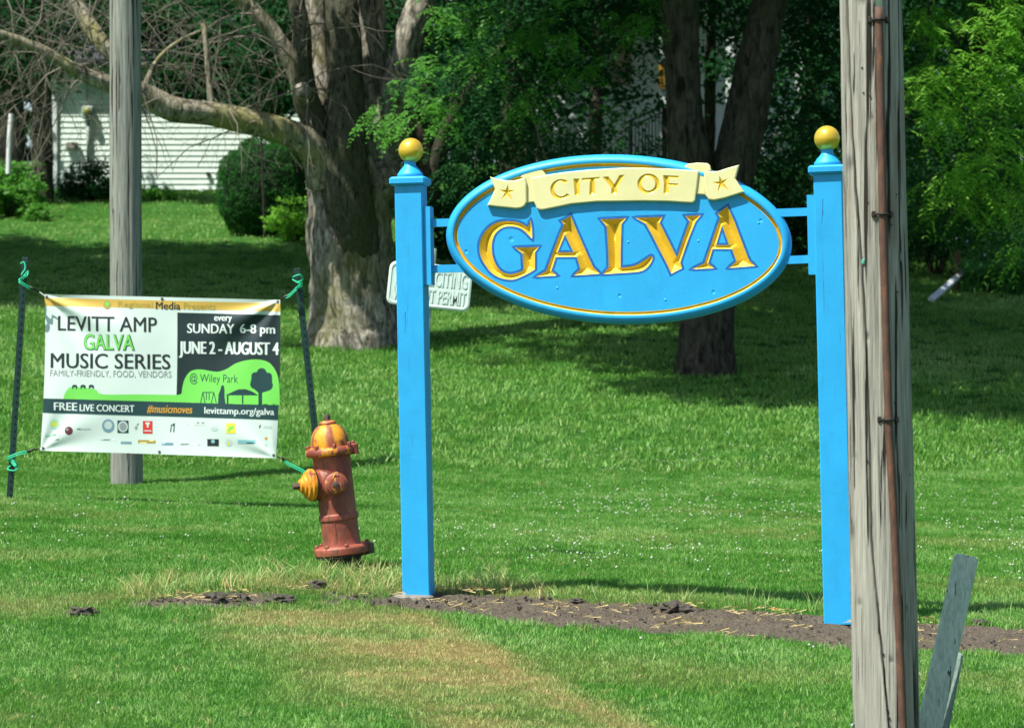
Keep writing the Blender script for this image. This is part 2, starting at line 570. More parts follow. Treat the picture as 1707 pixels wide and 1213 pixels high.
at2 = m.n('ShaderNodeAttribute'); at2.attribute_name = 'soil'
c = m.mix(m.ramp(at2.outputs['Fac'], [(0.25, (0, 0, 0)), (0.6, (1, 1, 1))]), c, soilc)
m.col(c)
m.b.inputs['Roughness'].default_value = 0.95
m.b.inputs['Specular IOR Level'].default_value = 0.1
m.bump(s2, 0.8, 0.03)
me.materials.append(m.mat)
ground = bpy.data.objects.new('ground', me)
COL.objects.link(ground)
ground['kind'] = 'structure'


# ------------------------------------------------------------------ grass (instanced tufts) and clover
def grass_mat():
    m = NT('grass_blade')
    d = m.n('ShaderNodeAttribute'); d.attribute_type = 'INSTANCER'; d.attribute_name = 'dry'
    r = m.n('ShaderNodeAttribute'); r.attribute_type = 'INSTANCER'; r.attribute_name = 'tone'
    g = m.n('ShaderNodeNewGeometry')
    mx = m.n('ShaderNodeMath', operation='ADD')
    h = m.n('ShaderNodeMath', operation='MULTIPLY'); h.inputs[1].default_value = 0.3
    m.l(g.outputs['Random Per Island'], h.inputs[0])
    m.l(h.outputs[0], mx.inputs[0]); m.l(r.outputs['Fac'], mx.inputs[1])
    c = m.ramp(mx.outputs[0], [(0.08, (0.042, 0.185, 0.014)), (0.45, (0.120, 0.345, 0.040)), (1.0, (0.37, 0.57, 0.19))])
    c = m.mix(d.outputs['Fac'], c, (0.70, 0.55, 0.26))
    m.col(c)
    m.b.inputs['Roughness'].default_value = 0.45
    m.b.inputs['Specular IOR Level'].default_value = 0.3
    tr = m.n('ShaderNodeBsdfTranslucent')
    m.l(m.mix(0.4, c, (0.13, 0.36, 0.035)), tr.inputs[0])
    ms = m.n('ShaderNodeMixShader'); ms.inputs[0].default_value = 0.35
    m.l(m.b.outputs[0], ms.inputs[1]); m.l(tr.outputs[0], ms.inputs[2])
    m.l(ms.outputs[0], m.out.inputs[0])
    return m.mat


M['grass'] = grass_mat()


def tuft_mesh(name, nb, spread, h, w, lean, seed, mat):
    r = random.Random(seed)
    mb = MB()
    for _ in range(nb):
        a, d = r.uniform(0, 6.283), spread * math.sqrt(r.random())
        b = Vector((math.cos(a) * d, math.sin(a) * d, -0.01))
        hh = h * r.uniform(0.55, 1.15)
        la = r.uniform(0, 6.283); ll = lean * r.uniform(0.2, 1.3) * hh
        L = Vector((math.cos(la), math.sin(la), 0))
        fa = r.uniform(0, 6.283); S = Vector((math.cos(fa), math.sin(fa), 0)) * w / 2
        mid = b + Vector((0, 0, hh * 0.6)) + L * ll * 0.35
        tip = b + Vector((0, 0, hh)) + L * ll
        mb.add([b - S, b + S, mid + S * 0.8, mid - S * 0.8, tip], [(0, 1, 2, 3), (3, 2, 4)])
    me = bpy.data.meshes.new(name)
    me.from_pydata(mb.v, [], mb.f)
    me.materials.append(mat)
    return bpy.data.objects.new(name, me)      # only a source for the instances, not linked to the scene


def scatter(name, pts, sc, rot, attrs, srcs, kind='stuff', label=None, cat=None, tilt=None):
    """one object whose points carry the instances of several source meshes"""
    n = len(pts)
    me = bpy.data.meshes.new(name)
    me.vertices.add(n)
    me.vertices.foreach_set('co', pts.astype(np.float32).ravel())
    def put(nm, arr, typ='FLOAT'):
        a_ = me.attributes.new(nm, typ, 'POINT')
        if typ == 'FLOAT': a_.data.foreach_set('value', arr.astype(np.float32))
        elif typ == 'INT': a_.data.foreach_set('value', arr.astype(np.int32))
        else: a_.data.foreach_set('vector', arr.astype(np.float32).ravel())
    put('sc', sc); put('rz', rot, 'FLOAT_VECTOR')
    put('pick', RNG.integers(0, len(srcs), n), 'INT')
    for k, arr in attrs.items(): put(k, arr)
    o = bpy.data.objects.new(name, me); COL.objects.link(o)
    tag(o, label, cat, None, kind)
    ng = bpy.data.node_groups.new(name + '_nodes', 'GeometryNodeTree')
    ng.interface.new_socket('Geometry', in_out='INPUT', socket_type='NodeSocketGeometry')
    ng.interface.new_socket('Geometry', in_out='OUTPUT', socket_type='NodeSocketGeometry')
    N, L = ng.nodes, ng.links
    gi, go = N.new('NodeGroupInput'), N.new('NodeGroupOutput')
    ip = N.new('GeometryNodeInstanceOnPoints')
    gti = N.new('GeometryNodeGeometryToInstance')
    for s in reversed(srcs):
        oi = N.new('GeometryNodeObjectInfo'); oi.inputs[0].default_value = s
        L.new(oi.outputs['Geometry'], gti.inputs[0])
    def attr(nm, typ):
        na = N.new('GeometryNodeInputNamedAttribute'); na.data_type = typ; na.inputs[0].default_value = nm
        return [s_ for s_ in na.outputs if s_.enabled][0]
    L.new(gi.outputs[0], ip.inputs['Points'])
    L.new(gti.outputs[0], ip.inputs['Instance'])
    ip.inputs['Pick Instance'].default_value = True
    L.new(attr('pick', 'INT'), ip.inputs['Instance Index'])
    L.new(attr('rz', 'FLOAT_VECTOR'), ip.inputs['Rotation'])
    L.new(attr('sc', 'FLOAT'), ip.inputs['Scale'])
    L.new(ip.outputs[0], go.inputs[0])
    md = o.modifiers.new('scatter', 'NODES'); md.node_group = ng
    return o


def field_pts(y0, y1, dens, margin):
    """random lawn points in the wedge the photograph shows plus a margin at both sides"""
    wmax = 0.192 * y1 + margin
    n = int(dens * (y1 - y0) * 2 * wmax)
    y = RNG.uniform(y0, y1, n); x = RNG.uniform(-wmax, wmax, n)
    k = np.abs(x) < 0.192 * y + margin
    return x[k], y[k]


srcs = [tuft_mesh('tuft_near', 20, 0.050, 0.031, 0.0036, 0.5, i, M['grass']) for i in range(6)]
xs, ys = [], []
for y0, y1, d in ((9.8, 12.5, 700), (12.5, 16, 600), (16, 21, 540), (21, 27, 430)):
    a, b = field_pts(y0, y1, d, 1.5); xs.append(a); ys.append(b)
x, y = np.concatenate(xs), np.concatenate(ys)
s = soil_mask(x, y)
keep = (RNG.random(len(x)) > s * 1.25) & (np.hypot((x + 0.96) * 0.8, (y - 15.0)) > 0.22)
x, y, s = x[keep], y[keep], s[keep]
dd = dry_mask(x, y)
clump = vnoise(x, y, 3.0, 21)
patch = 0.5 * vnoise(x, y * 1.4, 0.55, 22) + 0.5 * vnoise(x * 0.30 - y * 0.1, y * 2.2 + x * 0.5, 0.9, 24)
dry = np.clip(dd * RNG.uniform(0.4, 1.3, len(x)) + (RNG.random(len(x)) < 0.03) * 0.5, 0, 1)
tone = np.clip(0.10 + 1.0 * (patch - 0.3) + 0.45 * (clump - 0.5) + RNG.normal(0, 0.15, len(x)) + 0.12 * (1 - sstep(12.5, 15, y)), 0, 0.9)
sc = (0.75 + 0.55 * clump + 0.25 * RNG.random(len(x))) * (1 - 0.35 * dd) * np.interp(y, [10, 18, 27], [0.95, 1.0, 1.15])
rot = np.stack([RNG.normal(0, 0.12, len(x)), RNG.normal(0, 0.12, len(x)), RNG.uniform(0, 6.28, len(x))], 1)
scatter('grass', np.stack([x, y, gz(x, y) + 0.04 * (vnoise(x, y, 1.7, 11) - 0.5)], 1), sc, rot, {'dry': dry, 'tone': tone}, srcs, 'stuff', 'short mown green lawn grass around the blue sign', 'grass')

srcs2 = [tuft_mesh('tuft_far', 22, 0.14, 0.06, 0.012, 0.6, 30 + i, M['grass']) for i in range(4)]
xs, ys = [], []
for y0, y1, d in ((26.5, 36, 60), (36, 50, 40), (50, 66, 22)):
    a, b = field_pts(y0, y1, d, 2.5); xs.append(a); ys.append(b)
x, y = np.concatenate(xs), np.concatenate(ys)
patch = vnoise(x, y * 1.4, 0.4, 23)
tone = np.clip(0.15 + 0.8 * (patch - 0.3) + RNG.normal(0, 0.12, len(x)), 0, 0.85)
rot = np.stack([RNG.normal(0, 0.1, len(x)), RNG.normal(0, 0.1, len(x)), RNG.uniform(0, 6.28, len(x))], 1)
scatter('far_grass', np.stack([x, y, gz(x, y)], 1), RNG.uniform(0.8, 1.3, len(x)), rot, {'dry': 0.12 * RNG.random(len(x)), 'tone': tone}, srcs2, 'stuff', 'mown grass on the slope rising behind the sign', 'grass')

# taller weeds and yellow straw along the soil strip, round the hydrant foot
srcs3 = [tuft_mesh('tuft_tall', 9, 0.035, 0.125, 0.0055, 0.75, 60 + i, M['grass']) for i in range(5)]
xa = RNG.uniform(-2.1, 0.15, 520)
ya = _edge(_st, xa) + np.abs(RNG.normal(0.05, 0.42, 520))
kt = vnoise(xa, ya, 3.5, 61) > 0.50
xa, ya = xa[kt], ya[kt]
xb = -0.85 + RNG.normal(0, 0.24, 150); yb = 14.62 + RNG.normal(0, 0.10, 150)
xc_ = RNG.uniform(-0.4, 3.2, 60); yc_ = _edge(_st, xc_) + RNG.normal(0.06, 0.05, 60)
x, y = np.concatenate([xa, xb, xc_]), np.concatenate([ya, yb, yc_])
rot = np.stack([RNG.normal(0, 0.25, len(x)), RNG.normal(0, 0.25, len(x)), RNG.uniform(0, 6.28, len(x))], 1)
scatter('tall_grass', np.stack([x, y, gz(x, y)], 1), RNG.uniform(0.35, 1.05, len(x)), rot,
        {'dry': np.clip(RNG.random(len(x)) ** 2.4, 0, 0.8), 'tone': RNG.uniform(0.3, 0.9, len(x))}, srcs3, 'stuff', 'taller yellow-green grass blades around the hydrant foot and soil strip', 'grass')

def straw_mesh(seed):
    r = random.Random(seed); mb = MB()
    for _ in range(7):
        a = r.uniform(0, 6.28); L = r.uniform(0.02, 0.075)
        c = Vector((r.uniform(-.05, .05), r.uniform(-.05, .05), r.uniform(0.004, 0.02)))
        d = Vector((math.cos(a), math.sin(a), r.uniform(-.15, .3))) * L / 2
        w = Vector((-math.sin(a), math.cos(a), 0)) * 0.0012
        mb.add([c - d - w, c - d + w, c + d + w * 0.5 + Vector((0, 0, .004)), c + d - w * 0.5], [(0, 1, 2, 3)])
    me = bpy.data.meshes.new('straw'); me.from_pydata(mb.v, [], mb.f); me.materials.append(M['straw'])
    return bpy.data.objects.new('straw', me)
M['straw'] = paint('dry_straw', (0.52, 0.40, 0.17), 0.7, 0.3, 9, 0)
n = 150
x = RNG.uniform(-2.2, 3.4, n)
t = RNG.random(n)
y = _edge(_st, x) * t + _edge(_sb, x) * (1 - t) + RNG.normal(0, 0.05, n)
k = vnoise(x, y, 2.2, 31) > 0.42
x, y = x[k], y[k]
rot = np.stack([0 * x, 0 * x, RNG.uniform(0, 6.28, len(x))], 1)
scatter('straw_litter', np.stack([x, y, gz(x, y) + 0.012], 1), RNG.uniform(0.6, 1.4, len(x)), rot, {}, [straw_mesh(i) for i in range(4)], 'stuff', 'dry straw scattered over the bare soil strip', 'straw')

# small crumbs of earth
def crumb(seed, mat):
    r = random.Random(seed)
    import bmesh
    bm = bmesh.new(); bmesh.ops.create_icosphere(bm, subdivisions=1, radius=1)
    for v_ in bm.verts: v_.co *= r.uniform(0.65, 1.2); v_.co.z *= 0.7
    me = bpy.data.meshes.new('crumb'); bm.to_mesh(me); bm.free(); me.materials.append(mat)
    return bpy.data.objects.new('crumb', me)
M['earth'] = paint('dark_earth', (0.075, 0.066, 0.055), 0.95, 0.5, 60, 0.8, spec=0.1)
n = 800
x = RNG.uniform(-2.1, 3.6, n); t = RNG.random(n)
y = _edge(_st, x) * t + _edge(_sb, x) * (1 - t)
k = soil_mask(x, y) > 0.35
x, y = x[k], y[k]
rot = RNG.uniform(0, 6.28, (len(x), 3))
scatter('soil_crumbs', np.stack([x, y, gz(x, y) + 0.002], 1), 0.003 + 0.014 * RNG.random(len(x)) ** 3.5, rot, {}, [crumb(i, M['earth']) for i in range(5)], 'stuff', 'loose crumbs of dark earth on the soil strip', 'soil')

# clover heads
def clover(seed):
    r = random.Random(seed); mb = MB()
    for _ in range(r.choice([1, 1, 1, 2])):
        c = Vector((r.uniform(-.03, .03), r.uniform(-.03, .03), r.uniform(.035, .06)))
        R = r.uniform(.0045, .0075)
        mb.lathe([(0, -R), (R * .8, -R * .6), (R, 0), (R * .75, R * .6), (0, R)], 6, Matrix.Translation(c))
        mb.tube([(c.x, c.y, 0), c], 0.0012, 3, 1)
    me = bpy.data.meshes.new('clover'); me.from_pydata(mb.v, [], mb.f)
    me.materials.append(M['clover']); me.materials.append(M['grass'])
    me.polygons.foreach_set('material_index', mb.m)
    return bpy.data.objects.new('clover', me)
M['clover'] = paint('clover_white', (0.42, 0.50, 0.35), 0.8, 0.15, 40, 0)
x, y = field_pts(10.5, 29, 62, 0.5)
dens = (0.25 + 0.75 * sstep(0.40, 0.70, vnoise(x, y, 0.75, 41))) * (0.4 + 0.6 * sstep(0.3, 0.7, vnoise(x, y, 3, 42)))
reg = 0.04 + 0.9 * sstep(14.3, 16, y) * sstep(-0.6, 0.9, x) + 0.45 * sstep(14.8, 16, y) * (1 - sstep(19, 22, y))
k = (RNG.random(len(x)) < dens * reg * 0.5) & (soil_mask(x, y) < 0.2)
x, y = x[k], y[k]
rot = np.stack([RNG.normal(0, .2, len(x)), RNG.normal(0, .2, len(x)), RNG.uniform(0, 6.28, len(x))], 1)
scatter('clover_flowers', np.stack([x, y, gz(x, y)], 1), RNG.uniform(0.8, 1.3, len(x)), rot, {'dry': 0 * x, 'tone': 0 * x + .5}, [clover(i) for i in range(6)], 'stuff', 'small white clover flowers scattered through the lawn', 'clover')

# larger clods of earth: things one can point at
import bmesh
def clod(px, py, r_, label, seed, mat=None):
    x_, y_ = gp(px, py)
    rr = random.Random(seed)
    bm = bmesh.new(); bmesh.ops.create_icosphere(bm, subdivisions=3, radius=1)
    for v_ in bm.verts:
        nn = noise.fractal(v_.co * 1.7 + Vector((seed, 0, 0)), 0.8, 2.0, 4)
        v_.co *= 1 + 0.55 * nn
        v_.co.x *= 1.5; v_.co.z *= 0.62; v_.co.y *= 0.9
        v_.co *= r_
    me = bpy.data.meshes.new('earth_clod'); bm.to_mesh(me); bm.free(); me.materials.append(mat or M['earth'])
    o = bpy.data.objects.new('earth_clod', me); COL.objects.link(o)
    o.location = G(x_, y_, r_ * 0.25); o.rotation_euler = (0, 0, rr.uniform(-.5, .5))
    tag(o, label, 'clod', 'dark clods of earth along the soil strip')
clod(1125, 1018, 0.055, 'dark clod of earth on the soil strip between the two blue posts', 1)
clod(137, 1024, 0.045, 'small dark clod alone in the grass at the far left end of the soil strip', 2)
clod(356, 1002, 0.050, 'dark clod of earth at the left bend of the soil strip', 3)
clod(395, 1001, 0.036, 'smaller dark clod just right of the one at the strip bend', 4)
clod(470, 1003, 0.045, 'dark clod lying midway between the strip bend and the hydrant', 5)
clod(528, 979, 0.042, 'dark clod lying just below the fire hydrant foot', 6)
clod(962, 1003, 0.022, 'low black clod at the back edge of the soil strip under the sign ellipse', 7)
clod(1633, 1042, 0.036, 'black clod on the soil strip right of the leaning timber post', 8)
M['dry_clump'] = paint('dry_clump', (0.42, 0.27, 0.10), 0.95, 0.3, 50, 0.8)
clod(1294, 1019, 0.020, 'small tan dried clump behind the strip left of the right blue post', 9, M['dry_clump'])

# ------------------------------------------------------------------ the blue city sign
A_ = math.radians(8.9)
s_org = Vector((-0.515, 14.17, 0))
UX = Vector((math.cos(A_), -math.sin(A_), 0)); NX = Vector((-math.sin(A_), -math.cos(A_), 0))


def S(px, py):
    """photo pixel -> (u, v) on the sign's own plane"""
    d = Vector(((px - CX) / F, 1.0, (CY - py) / F))
    t = s_org.dot(NX) / d.dot(NX)
    p = d * t
    return (p - s_org).dot(UX), p.z


PXM = abs(S(1000, 400)[0] - S(900, 400)[0]) / 100.0       # metres per photo pixel on the plane


def W(u, v, n=0.0): return s_org + UX * u + Vector((0, 0, v)) + NX * n


sign = empty('city_sign', G(-0.5, 14.17), 'blue carved wooden oval sign reading CITY OF GALVA hung between two gold-balled blue posts', 'sign')


def quad_post(name, top, bot, w, n0, n1, mat, parent, segs=1, cham=0.006):
    """post whose centre line runs from pixel top to pixel bot on the sign plane; w its width; n0..n1 its depth"""
    a = Vector((*S(*top), 0)); b = Vector((*S(*bot), 0))
    d = (a - b).normalized(); side = Vector((d.y, -d.x, 0))
    mb = MB(); vs = []
    hw = w / 2; c_ = cham
    ring = [(-hw + c_, n1), (hw - c_, n1), (hw, n1 - c_), (hw, n0 + c_), (hw - c_, n0), (-hw + c_, n0), (-hw, n0 + c_), (-hw, n1 - c_)]
    for i in range(segs + 1):
        p = b.lerp(a, i / segs)
        for s0, nn in ring:
            q_ = p + side * s0
            vs.append(W(q_.x, q_.y, nn))
    fs = [tuple(range(7, -1, -1)), tuple(segs * 8 + k for k in range(8))]
    for i in range(segs):
        for k in range(8):
            j = (k + 1) % 8
            fs.append((i * 8 + k, i * 8 + j, i * 8 + 8 + j, i * 8 + 8 + k))
    mb.add(vs, fs)
    return mb.build(name, mat, parent)


def sign_post(topc, botc, captop, ball, capx, blk, parent):
    post = quad_post('post', topc, botc, 46.5 * PXM, -0.073, 0.073, M['blue_post'], parent)
    # cap plate
    u0, v0 = S(*captop)
    lean = math.atan2(botc[0] - topc[0], botc[1] - topc[1])
    R = Matrix.Rotation(-A_, 3, 'Z') @ Matrix.Rotation(-lean, 3, 'Y')
    mb = MB()
    mb.bevel_box(W(u0, v0), (61 * PXM, 0.192, 14 * PXM), 0.010, R)
    cap = mb.build('post_cap', M['blue'], post)
    # turned neck
    base = W(u0, v0) + R @ Vector((0, 0, 7 * PXM))
    T = Matrix.Translation(base) @ R.to_4x4()
    mb = MB()
    k = PXM
    mb.lathe([(21 * k, 0), (21.6 * k, 2 * k), (21.6 * k, 5 * k), (20.5 * k, 7 * k), (19 * k, 8.5 * k), (17 * k, 12 * k), (13 * k, 16 * k), (10.5 * k, 19 * k), (9.5 * k, 23 * k), (10.5 * k, 27 * k)], 40, T)
    mb.build('turned_neck', M['blue'], post, True)
    ub, vb = S(*ball)
    mb = MB()
    prof = [(20.8 * k * math.sin(t_), -20.8 * k * math.cos(t_)) for t_ in np.linspace(0.02, math.pi - 0.001, 26)]
    mb.lathe(prof, 48, Matrix.Translation(W(ub, vb)))
    mb.build('gold_ball', M['goldball'], post, True)
    # mounting board on the inner side of the post
    (xa, ya, xb_, yb_) = blk
    mb = MB()
    a = S(xa, ya); b = S(xb_, yb_)
    du = b[0] - a[0]
    vs = []
    sh = math.tan(lean) * abs(a[1] - b[1])
    for vv, off in ((b[1], 0), (a[1], -sh)):
        for uu, nn in ((0, 0.052), (du, 0.052), (du, -0.052), (0, -0.052)):
            vs.append(W(a[0] + sh + uu + off, vv, nn))
    mb.add(vs, [(3, 2, 1, 0), (4, 5, 6, 7), (0, 1, 5, 4), (1, 2, 6, 5), (2, 3, 7, 6), (3, 0, 4, 7)])
    mb.build('mounting_board', M['blue'], parent)
    return post


sign_post((684.5, 303), (698, 990), (684, 303), (685, 251), None, (705, 345, 719.5, 475), sign)
sign_post((1380.5, 289), (1398, 1038), (1379.5, 284), (1378.5, 231), None, (1345.5, 326, 1360, 458), sign)


def bar(x0, y0, x1, y1, h):
    mb = MB()
    a, b = S(x0, y0), S(x1, y1)
    hh = h * PXM
    vs = []
    for (u, v_) in (a, b):
        for dv, nn in ((0, 0.020), (0, -0.020), (-hh, -0.020), (-hh, 0.020)):
            vs.append(W(u, v_ + dv, nn))
    mb.add(vs, [(0, 1, 2, 3), (7, 6, 5, 4), (0, 4, 5, 1), (1, 5, 6, 2), (2, 6, 7, 3), (3, 7, 4, 0)])
    mb.build('hanger_bar', M['blue'], sign)


bar(717, 365.5, 790, 363.5, 13); bar(717, 442, 775, 440.5, 13)
bar(1270, 349.5, 1349, 346.5, 13); bar(1285, 428, 1349, 425.5, 13)

# --- oval panel
EC = (1031.5, 399.0); EA, EB, ET = 288.5, 141.5, math.radians(2.0)


def ell(th, off):
    """point of the oval, moved inwards by off pixels"""
    a, b = EA, EB
    x_, y_ = a * math.cos(th), b * math.sin(th)
    nx_, ny_ = math.cos(th) / a, math.sin(th) / b
    l = math.hypot(nx_, ny_)
    x_ -= nx_ / l * off; y_ -= ny_ / l * off
    c_, s_ = math.cos(ET), math.sin(ET)
    return EC[0] + x_ * c_ + y_ * s_, EC[1] - (y_ * c_ - x_ * s_)


def oval_rings(mb, prof, n=220, mi=0, wob=0.0):
    vs = []
    for off, nn in prof:
        for k in range(n):
            th = 2 * math.pi * k / n
            o_ = off + (wob * noise.noise(Vector((math.cos(th) * 9, math.sin(th) * 9, off * .1))) if wob else 0)
            u, v_ = S(*ell(th, o_))
            vs.append(W(u, v_, nn))
    fs = []
    for r in range(len(prof) - 1):
        for k in range(n):
            j = (k + 1) % n
            fs.append((r * n + k, r * n + j, (r + 1) * n + j, (r + 1) * n + k))
    mb.add(vs, fs, mi)


FN = 0.026      # height of the flat field
panel_e = None
mb = MB()
rim = [(4, -0.034), (1, -0.028), (0, -0.016)] + [(12.5 * (1 - math.cos(t_)), -0.016 + 0.058 * math.sin(t_)) for t_ in np.linspace(0.12, math.pi / 2, 9)] + [(14.5, 0.040), (15.5, FN + 0.002)]
oval_rings(mb, rim)
n_ = 220
bk = []
for k in range(n_):
    u, v_ = S(*ell(2 * math.pi * k / n_, 4)); bk.append(W(u, v_, -0.034))
mb.add(bk, [tuple(range(n_ - 1, -1, -1))])
rim_o = mb.build('oval_rim', M['blue'], None, 'auto')
# (re-parented under the panel below)


def resample(poly, step=3.0):
    out = []
    n = len(poly)
    for i in range(n):
        a, b = poly[i], poly[(i + 1) % n]
        L = math.hypot(b[0] - a[0], b[1] - a[1])
        k = max(1, int(round(L / step)))
        for j in range(k):
            t = j / k
            out.append((a[0] + (b[0] - a[0]) * t, a[1] + (b[1] - a[1]) * t))
    return out


def smooth_poly(poly, corners, step=3.0):
    """closed Catmull-Rom through the points, straight at the indices listed as corners"""
    n = len(poly); out = []
    for i in range(n):
        p0, p1, p2, p3 = poly[i - 1], poly[i], poly[(i + 1) % n], poly[(i + 2) % n]
        if i in corners: p0 = p1
        if (i + 1) % n in corners: p3 = p2
        L = math.hypot(p2[0] - p1[0], p2[1] - p1[1])
        k = max(1, int(round(L / step)))
        for j in range(k):
            t = j / k
            q_ = [0.5 * (2 * p1[c] + (p2[c] - p0[c]) * t + (2 * p0[c] - 5 * p1[c] + 4 * p2[c] - p3[c]) * t * t + (3 * p1[c] - p0[c] - 3 * p2[c] + p3[c]) * t ** 3) for c in (0, 1)]
            out.append(tuple(q_))
    return out


def segs_of(polys):
    a = np.concatenate([np.array(p) for p in polys])
    b = np.concatenate([np.roll(np.array(p), -1, axis=0) for p in polys])
    return a, b


def dist_to(pts, a, b):
    d = np.full(len(pts), 1e9)
    ab = b - a; L2 = np.maximum((ab ** 2).sum(1), 1e-9)
    for i in range(0, len(pts), 2000):
        p = pts[i:i + 2000][:, None, :]
        t = np.clip(((p - a) * ab).sum(2) / L2, 0, 1)
        q_ = a + t[..., None] * ab
        d[i:i + 2000] = np.sqrt(((p - q_) ** 2).sum(2)).min(1)
    return d


def inside(pts, polys):
    a, b = segs_of(polys)
    r = np.zeros(len(pts), bool)
    for i in range(0, len(pts), 4000):
        x_ = pts[i:i + 4000, 0][:, None]; y_ = pts[i:i + 4000, 1][:, None]
        c = (a[:, 1] > y_) != (b[:, 1] > y_)
        with np.errstate(divide='ignore', invalid='ignore'):
            xi = (b[:, 0] - a[:, 0]) * (y_ - a[:, 1]) / (b[:, 1] - a[:, 1]) + a[:, 0]
        r[i:i + 4000] = (np.where(c, x_ < xi, False).sum(1) % 2) == 1
    return r


def cdt(polys, extra=None):
    vs, es = [], []
    for p in polys:
        b = len(vs); n = len(p)
        vs.extend([Vector(q_) for q_ in p])
        es.extend([(b + i, b + (i + 1) % n) for i in range(n)])
    if extra is not None: vs.extend([Vector((float(q_[0]), float(q_[1]))) for q_ in extra])
    ov, oe, of, *_ = delaunay_2d_cdt(vs, es, [], 0, 1e-4)
    V = np.array([(p.x, p.y) for p in ov]); Fc = np.array([list(f) for f in of if len(f) == 3])
    return V, Fc, V[Fc].mean(1)


def offset_poly(poly, d):
    n = len(poly); out = []
    P = np.array(poly)
    area = 0.5 * np.sum(P[:, 0] * np.roll(P[:, 1], -1) - np.roll(P[:, 0], -1) * P[:, 1])
    sg = 1 if area > 0 else -1
    for i in range(n):
        t1 = P[i] - P[i - 1]; t2 = P[(i + 1) % n] - P[i]
        t1 = t1 / (np.linalg.norm(t1) + 1e-9); t2 = t2 / (np.linalg.norm(t2) + 1e-9)
        n1 = np.array([t1[1], -t1[0]]) * sg; n2 = np.array([t2[1], -t2[0]]) * sg
        nn = n1 + n2
        l = np.linalg.norm(nn)
        nn = nn / l if l > 1e-6 else n1
        k = min(1.8, 1 / max(0.3, float(nn @ n1)))
        out.append(tuple(P[i] + nn * d * k))
    return out


def carve(name, polys, n0, k, mat, parent, step=1.5, dmax=99, rough=0.0):
    """V-carved groove bounded by polys; deepest along the middle"""
    a, b = segs_of(polys)
    lo, hi = a.min(0), a.max(0)
    xs_ = np.arange(lo[0], hi[0], step); ys_ = np.arange(lo[1], hi[1], step * 0.87)
    g = np.array([(x_ + (0.5 * step if j % 2 else 0), y_) for j, y_ in enumerate(ys_) for x_ in xs_])
    g = g[inside(g, polys)]
    g = g[dist_to(g, a, b) > step * 0.55]
    V, Fc, C = cdt(polys, g)
    Fc = Fc[inside(C, polys)]
    D = np.minimum(dist_to(V, a, b), dmax)
    mb = MB()
    pts = []
    for (x_, y_), d in zip(V, D):
        u, v_ = S(x_, y_)
        pts.append(W(u, v_, n0 - d * k * PXM))
    used = np.unique(Fc); mp = {int(o): i for i, o in enumerate(used)}
    mb.add([pts[o] for o in used], [tuple(mp[int(i)] for i in f)[::-1] for f in Fc])
    o = mb.build(name, mat, parent)
    fix_normals(o)
    return o


def fix_normals(o):
    """make every face of an open sheet look towards the camera side"""
    me = o.data
    bm = bmesh.new(); bm.from_mesh(me)
    for f in bm.faces:
        if f.normal.dot(NX) < 0: f.normal_flip()
    bm.to_mesh(me); bm.free()


def Z1(pts): return [(780 + x_ / 7.1125, 340 + y_ / 7.1125) for x_, y_ in pts]
def Z2(pts): return [(1000 + x_ / 6.0964, 330 + y_ / 6.0964) for x_, y_ in pts]
def Z3(pts): return [(800 + x_ / 7.1125, 240 + y_ / 7.1125) for x_, y_ in pts]
def Z4(pts): return [(1030 + x_ / 7.1125, 240 + y_ / 7.1125) for x_, y_ in pts]


gG = smooth_poly(Z1([(752, 200), (768, 300), (770, 415), (735, 380), (690, 335), (640, 298), (580, 275), (520, 268), (460, 270), (410, 288), (365, 320), (330, 360), (308, 410), (295, 470), (293, 540), (300, 610), (322, 680), (350, 735), (385, 780), (430, 812), (480, 830), (530, 832), (590, 818), (640, 800), (668, 775), (662, 700), (655, 590), (568, 520), (850, 512), (803, 575), (803, 690), (803, 775), (740, 815), (670, 850), (600, 880), (540, 897), (470, 895), (400, 880), (330, 848), (270, 800), (225, 740), (180, 670), (152, 590), (145, 510), (155, 440), (185, 370), (220, 320), (275, 265), (340, 228), (410, 210), (480, 205), (560, 212), (630, 230), (680, 255), (715, 275), (735, 240)]), {0, 2, 24, 26, 27, 28, 29, 31, 54}, 2.5)
gA1 = resample(Z1([(1225, 140), (1300, 320), (1370, 480), (1440, 640), (1495, 752), (1572, 828), (1265, 848), (1340, 772), (1297, 628), (1050, 630), (998, 795), (1062, 848), (815, 865), (935, 795), (1010, 590), (1080, 400), (1145, 245), (1115, 205), (1165, 180)]), 2.5)
gA1h = resample(Z1([(1158, 365), (1258, 575), (1072, 575)]), 2.5)
gL = smooth_poly(Z2([(15, 220), (272, 208), (225, 265), (221, 400), (217, 550), (216, 708), (300, 702), (380, 680), (450, 640), (510, 598), (535, 595), (540, 620), (520, 665), (480, 712), (430, 742), (350, 755), (200, 765), (40, 775), (95, 705), (88, 500), (72, 290)]), {0, 1, 2, 5, 17, 18, 20}, 2.5)
gV = resample(Z2([(365, 205), (640, 195), (612, 255), (680, 390), (740, 510), (787, 605), (850, 420), (915, 240), (875, 187), (1030, 178), (975, 245), (900, 430), (822, 655), (838, 715), (730, 770), (690, 680), (600, 510), (530, 370), (470, 265)]), 2.5)
gA2 = resample(Z2([(1300, 90), (1370, 240), (1440, 430), (1505, 600), (1525, 640), (1580, 692), (1315, 712), (1390, 645), (1345, 520), (1150, 520), (1105, 665), (1165, 715), (940, 725), (1065, 665), (1130, 480), (1180, 330), (1225, 200), (1200, 160)]), 2.5)
gA2h = resample(Z2([(1245, 285), (1315, 480), (1185, 480)]), 2.5)

